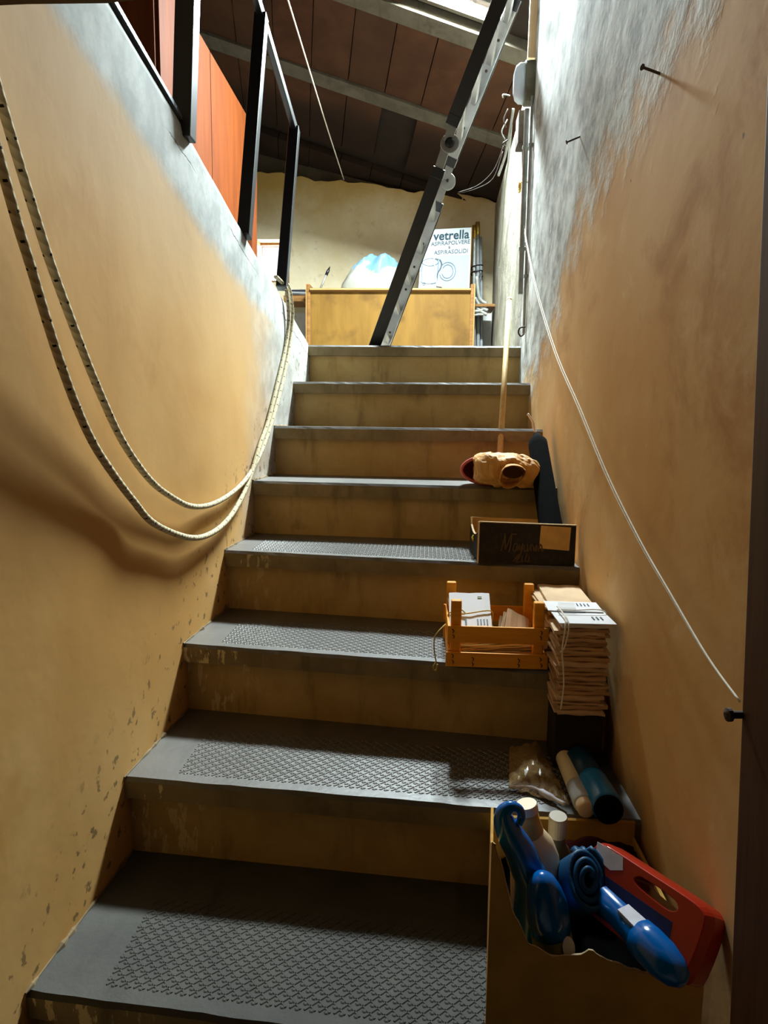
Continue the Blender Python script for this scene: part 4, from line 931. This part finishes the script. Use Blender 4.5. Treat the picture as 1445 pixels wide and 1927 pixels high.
# ------------------------------------------------------------------ things on the third step
tx = thing('clear_bag', 'crumpled clear plastic wrapper lying on the lower stairs behind the carton', 'bag', PZ(990, 1455, z3))
p_ = [PZ(958, 1412, z3), PZ(1012, 1402, z3), PZ(1072, 1520, z3), PZ(958, 1490, z3)]
def film(u, v):
    q = (p_[3]*(1-u)+p_[2]*u)*(1-v) + (p_[0]*(1-u)+p_[1]*u)*v
    q.z = z3 + .004 + .030*math.sin(math.pi*u)*math.sin(math.pi*v) + .012*abs(nz((u*5, v*5, 0), 1)); q.x = min(q.x, .40); return q
m = MB(); m.grid(film, 24, 18); m.build('film', m_clear('wrapper_film', .33, srgb(190, 158, 104), .25), tx, solid=.0006)
m = MB(); a = PZ(957, 1486, z3)+V((0,0,.006)); b = PZ(1062, 1524, z3)+V((0,0,.012)); m.tube(spline([a, PZ(1000, 1494, z3)+V((0,0,.014)), PZ(1030, 1506, z3)+V((0,0,.010)), b], 5), [.003]*8+[.007]*4+[.004]*4, 8); m.build('folded_edge', M_LABEL, tx, smooth=True)
tb = thing('white_tube', 'white cartridge tube lying on the lower stairs beside the blue canister', 'tube', PZ(1090, 1470, z3))
a, b = PZ(1052, 1402, z3+.022), PZ(1098, 1512, z3+.022); d = (b-a).normalized()
m = MB(); m.lathe([(.016, 0), (.019, .005), (.019, (b-a).length*.82)], a, d, 20); m.build('barrel', simple('tube_cream', srgb(222, 208, 176), .5, .06, 12), tb, smooth=True)
m = MB(); m.lathe([(.0195, (b-a).length*.74), (.0195, (b-a).length), (.017, (b-a).length+.003)], a, d, 20); m.build('band', M_WHITE, tb, smooth=True)
m = MB(); m.lathe([(.015, (b-a).length+.001), (.0165, (b-a).length+.004), (.016, (b-a).length+.022), (.013, (b-a).length+.024)], a, d, 20); m.build('cap', M_CREAM, tb, smooth=True)
bc = thing('blue_canister', 'blue canister with dark end lying against the right wall on the lower stairs', 'canister', PZ(1130, 1480, z3))
a, b = PZ(1088, 1425, z3+.03), PZ(1143, 1520, z3+.03); a.x = min(a.x, .372); b.x = min(b.x, .368); d = (b-a).normalized(); L_ = (b-a).length
m = MB(); m.lathe([(.022, 0), (.028, .004), (.028, L_*.55)], a, d, 22); m.build('body', simple('deep_teal', srgb(14, 56, 88), .4, .1, 10), bc, smooth=True)
m = MB(); m.lathe([(.0285, L_*.5), (.0295, L_*.56), (.0285, L_*.60), (.0295, L_*.66), (.0295, L_*.97), (.027, L_)], a, d, 22); m.build('cap', simple('bright_blue', srgb(20, 120, 190), .25, .08, 10, spec=.5), bc, smooth=True)
m = MB(); m.lathe([(.026, L_-.001), (.026, L_+.012), (.020, L_+.014)], a, d, 22); m.build('dark_end', M_UMB, bc, smooth=True)

# ------------------------------------------------------------------ carton of bottles in the foreground
cf = nose(2, .25) + .005           # front face
CX0, CX1, CY0, CY1 = .104, .405, cf, nose(3, .25)-.012
zb2 = z2 + .001
ct = thing('torn_carton', 'torn brown cardboard carton of cleaning bottles on the lowest visible step', 'box', ((CX0+CX1)/2, (CY0+CY1)/2, zb2))
M_CART = simple('carton_board', srgb(196, 150, 70), .85, .1, 16, .1)
def torn(u):   # height of the torn front rim
    pts_ = [(0, .335), (.05, .300), (.10, .235), (.18, .185), (.30, .165), (.42, .170), (.47, .178), (.55, .165), (.70, .150), (.85, .145), (1.0, .150)]
    for (a, b), (c, d) in zip(pts_, pts_[1:]):
        if a <= u <= c: t = (u-a)/(c-a); return b+(d-b)*t + .004*nz((u*24, 0, 0), 1)
    return .15
def wall_sheet(fn_xy, topf, n, name, th):
    m = MB(); a = []; 
    for i in range(n+1):
        u = i/n; q = fn_xy(u); a.append((q, topf(u)))
    vs = [V((q.x, q.y, zb2)) for q, t in a] + [V((q.x, q.y, zb2+t)) for q, t in a] + [V((q.x, q.y, zb2))+th for q, t in a] + [V((q.x, q.y, zb2+t-.002))+th for q, t in a]
    k = n+1; fs = []
    for i in range(n): fs += [(i, i+1, k+i+1, k+i), (2*k+i+1, 2*k+i, 3*k+i, 3*k+i+1), (k+i, k+i+1, 3*k+i+1, 3*k+i)]
    m.add(vs, fs); return m.build(name, M_CART, ct)
wall_sheet(lambda u: V((CX0+(CX1-CX0)*u, CY0, 0)), torn, 60, 'front_panel', V((0, .005, 0)))
wall_sheet(lambda u: V((CX0+.034*u, CY0+(CY1-CY0)*u, 0)), lambda u: .335 - .14*min(1, u*1.5) + .006*nz((u*14, 4, 0), 1), 24, 'left_panel', V((.005, 0, 0)))
wall_sheet(lambda u: V((CX1, CY0+(CY1-CY0)*u, 0)), lambda u: .15, 8, 'right_panel', V((-.005, 0, 0)))
wall_sheet(lambda u: V((CX0+.034+(CX1-CX0-.034)*u, CY1, 0)), lambda u: .18, 8, 'rear_panel', V((0, -.005, 0)))
m = MB(); m.box(CX0+.036, CX1-.004, CY0+.004, CY1-.004, zb2, zb2+.004); m.build('bottom', M_CART, ct)
m = MB(); m.tube([V((CX0+(CX1-CX0)*u, CY0+.002, zb2+torn(u))) for u in [i/60 for i in range(61)]], [.0012+.0022*abs(nz((i*.7, 0, 3), 1)) for i in range(61)], 5); m.build('torn_edge', M_CARDE, ct)

FLOORB = zb2+.004
def bottle(name, label, base, top, prof, mt, n=24, sx=1.0, ref=None):
    base, top = V(base), V(top); d = (top-base); L = d.length; t = thing(name, label, 'bottle', base)
    m = MB(); m.lathe([(r_, z*L) for r_, z in prof], base, d, n, sx, ref); m.build('body', mt, t, smooth=True); return t, base, d.normalized(), L
# white bottle with tan neck
by = 1.03
tpt = P(991, 1512, by); nk = P(991, 1572, by); 
bs = V((P(1018, 1620, by).x+.004, by+.02, FLOORB))
sh_ = P(1006, 1590, by)
t, b_, d, L = bottle('cream_bottle', 'cream rounded bottle with tan neck and white cap in the torn carton', bs, V((sh_.x, by, sh_.z+.028)), [(.032, 0), (.039, .02), (.041, .45), (.041, .68), (.037, .82), (.028, .92), (.015, .985), (.010, 1.0)], M_CREAM)
ntop = b_ + d*L
dd = (tpt - (ntop - d*.03)).normalized()
m = MB(); q0 = ntop - d*.035; LL = (tpt-q0).length; m.lathe([(.0225, 0), (.020, .02), (.0165, LL*.6), (.0162, LL-.012)], q0, dd, 20); m.build('neck', M_TAN, t, smooth=True)
m = MB(); m.lathe([(.0172, LL-.014), (.0175, LL-.002), (.0165, LL)], q0, dd, 20); m.build('cap', M_CREAM, t)
# second white cap behind
t2p = P(1050, 1534, 1.09); bs = V((t2p.x+.01, 1.10, FLOORB)); ob, b_, d, L = bottle('grey_bottle', 'slim grey bottle with a white screw cap behind the cream bottle', bs, t2p-V((0,0,.03)), [(.026, 0), (.030, .03), (.030, .70), (.020, .86), (.0145, .9), (.0145, 1.0)], simple('grey_plastic', srgb(84, 78, 66), .5, .1, 12))
m = MB(); d2 = V((-.02, -.12, 1)).normalized(); m.lathe([(.0150, -.006), (.0155, 0), (.0155, .028), (.0145, .031)], t2p-V((0,0,.03)), d2, 22); m.build('cap', simple('cap_grey', srgb(176, 166, 146), .5, .05, 20), ob)
# blue bottle with hooked neck at the left
by = .975
nkp = [P(1000, 1668, by), P(990, 1632, by), P(977, 1600, by), P(960, 1570, by), P(949, 1546, by), P(949, 1528, by), P(961, 1518, by), P(976, 1522, by), P(981, 1536, by), P(975, 1551, by-.004)]
hb = thing('hooked_bottle', 'blue bottle with a hooked swan neck in the left corner of the torn carton', 'bottle', V((.165, by, FLOORB)))
low = [V((.170, by+.02, FLOORB)), V((.174, by+.012, FLOORB+.09))]
pts = spline(low+nkp, 6); nn_ = len(pts)
def rad_(i):
    t = i/(nn_-1)
    keys = [(0, .022), (.10, .026), (.2, .026), (.32, .0245), (.42, .022), (.52, .0175), (.62, .013), (.70, .0095), (.80, .0068), (.92, .0062), (1, .006)]
    for (a, b), (c, e) in zip(keys, keys[1:]):
        if a <= t <= c: return b+(e-b)*(t-a)/(c-a)
    return .007
m = MB(); m.tube(pts, [rad_(i) for i in range(nn_)], 20); m.build('body', M_BLUE, hb, smooth=True)
# blue domed bottle in front of it
by = .935
q0, q1 = P(1040, 1775, by), P(1018, 1642, by)
db = thing('domed_bottle', 'blue domed bottle with green-yellow label, front left in the torn carton', 'bottle', V((q0.x, by, FLOORB)))
d = (q1-q0).normalized(); L = (q1-q0).length
base = V((q0.x+.012, by+.02, FLOORB)); 
m = MB(); m.lathe([(.024, -.085), (.029, -.07), (.030, -.01), (.030, L*.22)], q0, d, 26); m.build('lower_body', M_GREENL, db, smooth=True)
m = MB(); m.lathe([(.0302, L*.20), (.0315, L*.40), (.0300, L*.60), (.025, L*.78), (.0175, L*.92), (.009, L*.985), (.002, L)], q0, d, 26); m.build('dome_cap', M_BLUE, db, smooth=True)
m = MB(); c = q0 + d*(L*.14) + V((.020, -.0255, 0)); m.lathe([(.010, 0), (.010, .0015)], c, (.45, -1, .25), 18, 1.6, d); m.build('sticker', M_LABEL, db)
# rolled blue cloth
by = .975
rc0, rc1 = P(1085, 1612, 1.03), P(1105, 1668, .955)
rc = thing('cloth_roll', 'rolled up blue cloth standing in the middle of the torn carton', 'cloth', V((rc1.x, 1.0, FLOORB+.02)))
c = P(1098, 1655, by); axd = V((.10, -.72, .68)).normalized(); ua = (V((1, 0, 0)) - axd*axd.x).normalized(); ub = axd.cross(ua)
m = MB()
turns = 3.2; NS = 90
def sp(i, e):
    t = i/NS; r_ = .006 + .027*t + .0012*math.sin(t*37); a_ = t*turns*2*math.pi
    return c + ua*r_*math.cos(a_) + ub*r_*1.38*math.sin(a_) + axd*(e + .004*nz((t*6, e*30, 0), 1))
m.grid(lambda u, v: sp(u*NS, -.075 + .09*v + .012*(1-u)*v), NS, 6); m.build('roll', M_CYAN, rc, solid=.0072, smooth=True)
def drape(u, v):
    a = P(1075, 1600, 1.045); b = P(1110, 1606, 1.045); e0 = P(1110, 1680, .985); e1 = P(1140, 1700, .985)
    q = (a*(1-u)+b*u)*(1-v) + (e0*(1-u)+e1*u)*v; q.z += .012*math.sin(math.pi*v) + .006*nz((u*3, v*4, 0), 1.2) + .008*math.sin(math.pi*u); return q
m = MB(); m.grid(drape, 14, 14); m.build('loose_end', M_CYAN, rc, solid=.005, smooth=True)
# near-black sheet added for the shade between the bottles
def shade_pt(u, v):
    x = CX0+.040 + (CX1-CX0-.05)*u; y = CY0+.010 + (CY1-CY0-.02)*v
    return V((x, y, FLOORB + .060 + .035*v + .016*nz((u*6, v*6, 0), 1) + .010*abs(nz((u*13, v*13, 2), 1)) - .06*max(0, abs(u*2-1)-.86)/.14))
m = MB(); m.grid(shade_pt, 30, 22); tag(m.build('shade_sheet', simple('shade_black', (.003, .003, .003, 1), 1.0, .2, 20, spec=0), smooth=True, solid=.003), 'near-black sheet added as shade under the bottles in the torn carton', 'bag')
# dark red cloth behind
def redc(u, v):
    x = .245 + .145*u; y = 1.095 + .075*v; return V((x, y, zb2+.155 + .022*nz((u*4, v*4, 0), 1) + .03*math.sin(math.pi*u)*math.sin(math.pi*min(1, v*.9+.1))))
m = MB(); m.grid(redc, 20, 10); tag(m.build('red_cloth', M_DKRED, smooth=True, solid=.004), 'dark red cloth bunched at the back of the torn carton', 'cloth')
# red jug lying against the wall
jg = thing('red_jug', 'large red detergent jug with a handle hole and blue label in the torn carton', 'jug', V((.35, .96, FLOORB+.05)))
A_, B_ = P(1146, 1584, 1.02), P(1352, 1716, .87)          # top edge line
dj = (B_-A_).normalized(); Lj = (B_-A_).length
down = V((-.30, -.42, -.80)); down = (down - dj*down.dot(dj)).normalized(); nj = dj.cross(down).normalized()
if nj.y > 0: nj = -nj
Hj = .105; Tj = .056
def jring(t, s_):    # outline in the jug plane
    return A_ + dj*(t*Lj) + down*(s_*Hj)
outl = [(-.06,.30),(-.04,.12),(.04,.02),(.16,0),(.5,0),(.85,0),(1.0,.04),(1.05,.2),(1.05,.8),(1.0,.96),(.85,1.0),(.3,1.0),(.08,.95),(-.04,.75)]
hole = [(.45,.14),(.60,.13),(.76,.15),(.80,.23),(.74,.30),(.58,.29),(.45,.26),(.41,.20)]
bm2 = bmesh.new()
def ringverts(pts, off): return [bm2.verts.new(jring(*p)+nj*off) for p in pts]
sp_o = [(q.x, q.y) for q in spline([V((a, b, 0)) for a, b in outl+[outl[0]]], 3)][:-1]
sp_h = [(q.x, q.y) for q in spline([V((a, b, 0)) for a, b in hole+[hole[0]]], 3)][:-1]
rings = []
for off, k in ((-Tj/2*.72, .955), (-Tj/2, .985) , (Tj/2, .985), (Tj/2*.72, .955)): pass
cxm, cym = .5, .5
def shr(p, k): return ((p[0]-cxm)*k+cxm, (p[1]-cym)*k+cym)
faces_o = []
R0 = ringverts([shr(p, .93) for p in sp_o], Tj/2); R1 = ringverts(sp_o, Tj/2*.55); R2 = ringverts(sp_o, -Tj/2*.55); R3 = ringverts([shr(p, .93) for p in sp_o], -Tj/2)
H0 = ringverts(sp_h, Tj/2); H3 = ringverts(sp_h, -Tj/2)
def bridge(a, b):
    n = len(a)
    for i in range(n): bm2.faces.new((a[i], a[(i+1) % n], b[(i+1) % n], b[i]))
bridge(R0, R1); bridge(R1, R2); bridge(R2, R3); bridge(H0, H3)
for ro, ho in ((R0, H0), (R3, H3)):
    es = []
    for rr_ in (ro, ho):
        for i in range(len(rr_)):
            e = bm2.edges.get((rr_[i], rr_[(i+1) % len(rr_)])) or bm2.edges.new((rr_[i], rr_[(i+1) % len(rr_)])); es.append(e)
    bmesh.ops.triangle_fill(bm2, use_beauty=True, edges=es)
bmesh.ops.recalc_face_normals(bm2, faces=bm2.faces)
m = MB(); bm2.verts.index_update(); m.add([v.co.copy() for v in bm2.verts], [tuple(v.index for v in f.verts) for f in bm2.faces]); bm2.free()
m.build('body', M_RED, jg, bevel=.003)
m = MB(); q = [jring(.02,.40)+nj*(Tj/2+.0006), jring(.80,.40)+nj*(Tj/2+.0006), jring(.86,.93)+nj*(Tj/2+.0006), jring(.12,.90)+nj*(Tj/2+.0006)]; m.add(q+[p-nj*.002 for p in q], [(3,2,1,0),(4,5,6,7),(0,1,5,4),(1,2,6,5),(2,3,7,6),(3,0,4,7)]); m.build('front_label', M_NAVY, jg)
m = MB(); q = [jring(.00,.06)+nj*(Tj/2+.0006), jring(.26,.05)+nj*(Tj/2+.0006), jring(.30,.20)+nj*(Tj/2+.0006), jring(.20,.30)+nj*(Tj/2+.0006), jring(.03,.26)+nj*(Tj/2+.0006)]
m.prism(q, -nj*.002); m.build('sticker', M_LABEL, jg)
# blue bottle leaning out over the front rim
by = .865
e0, e1 = P(1180, 1735, .915), P(1255, 1812, .850)
lb = thing('leaning_bottle', 'blue rounded bottle with a white sticker leaning out over the front of the carton', 'bottle', V((e0.x, .92, FLOORB+.05)))
d = (e1-e0).normalized(); L = (e1-e0).length
m = MB(); m.lathe([(.012, -.075), (.020, -.06), (.021, -.005), (.0215, L*.30), (.026, L*.36), (.0275, L*.62), (.0265, L*.95), (.021, L*1.22), (.012, L*1.38), (.002, L*1.43)], e0, d, 26); m.build('body', M_BLUE, lb, smooth=True)
m = MB(); upv = V((0, -.25, 1)); sd = d.cross(upv).normalized(); upn = sd.cross(d).normalized(); c = e0 + d*(L*.12) + upn*.0205
q = [c - d*.016 - sd*.012, c + d*.018 - sd*.012, c + d*.018 + sd*.012, c - d*.016 + sd*.012]; q = [p + upn*.001 for p in q]; m.add(q+[p-upn*.004 for p in q], [(3,2,1,0),(4,5,6,7),(0,1,5,4),(1,2,6,5),(2,3,7,6),(3,0,4,7)]); m.build('sticker', M_LABEL, lb)
m = MB(); s0 = P(1148, 1700, .96); m.tube(spline([s0, s0+V((.016, -.01, .008)), s0+V((.03, -.02, -.004))], 4), [.008, .010, .011, .012, .012, .012, .011, .010, .008], 12); m.build('neck', M_CYAN, lb, smooth=True)
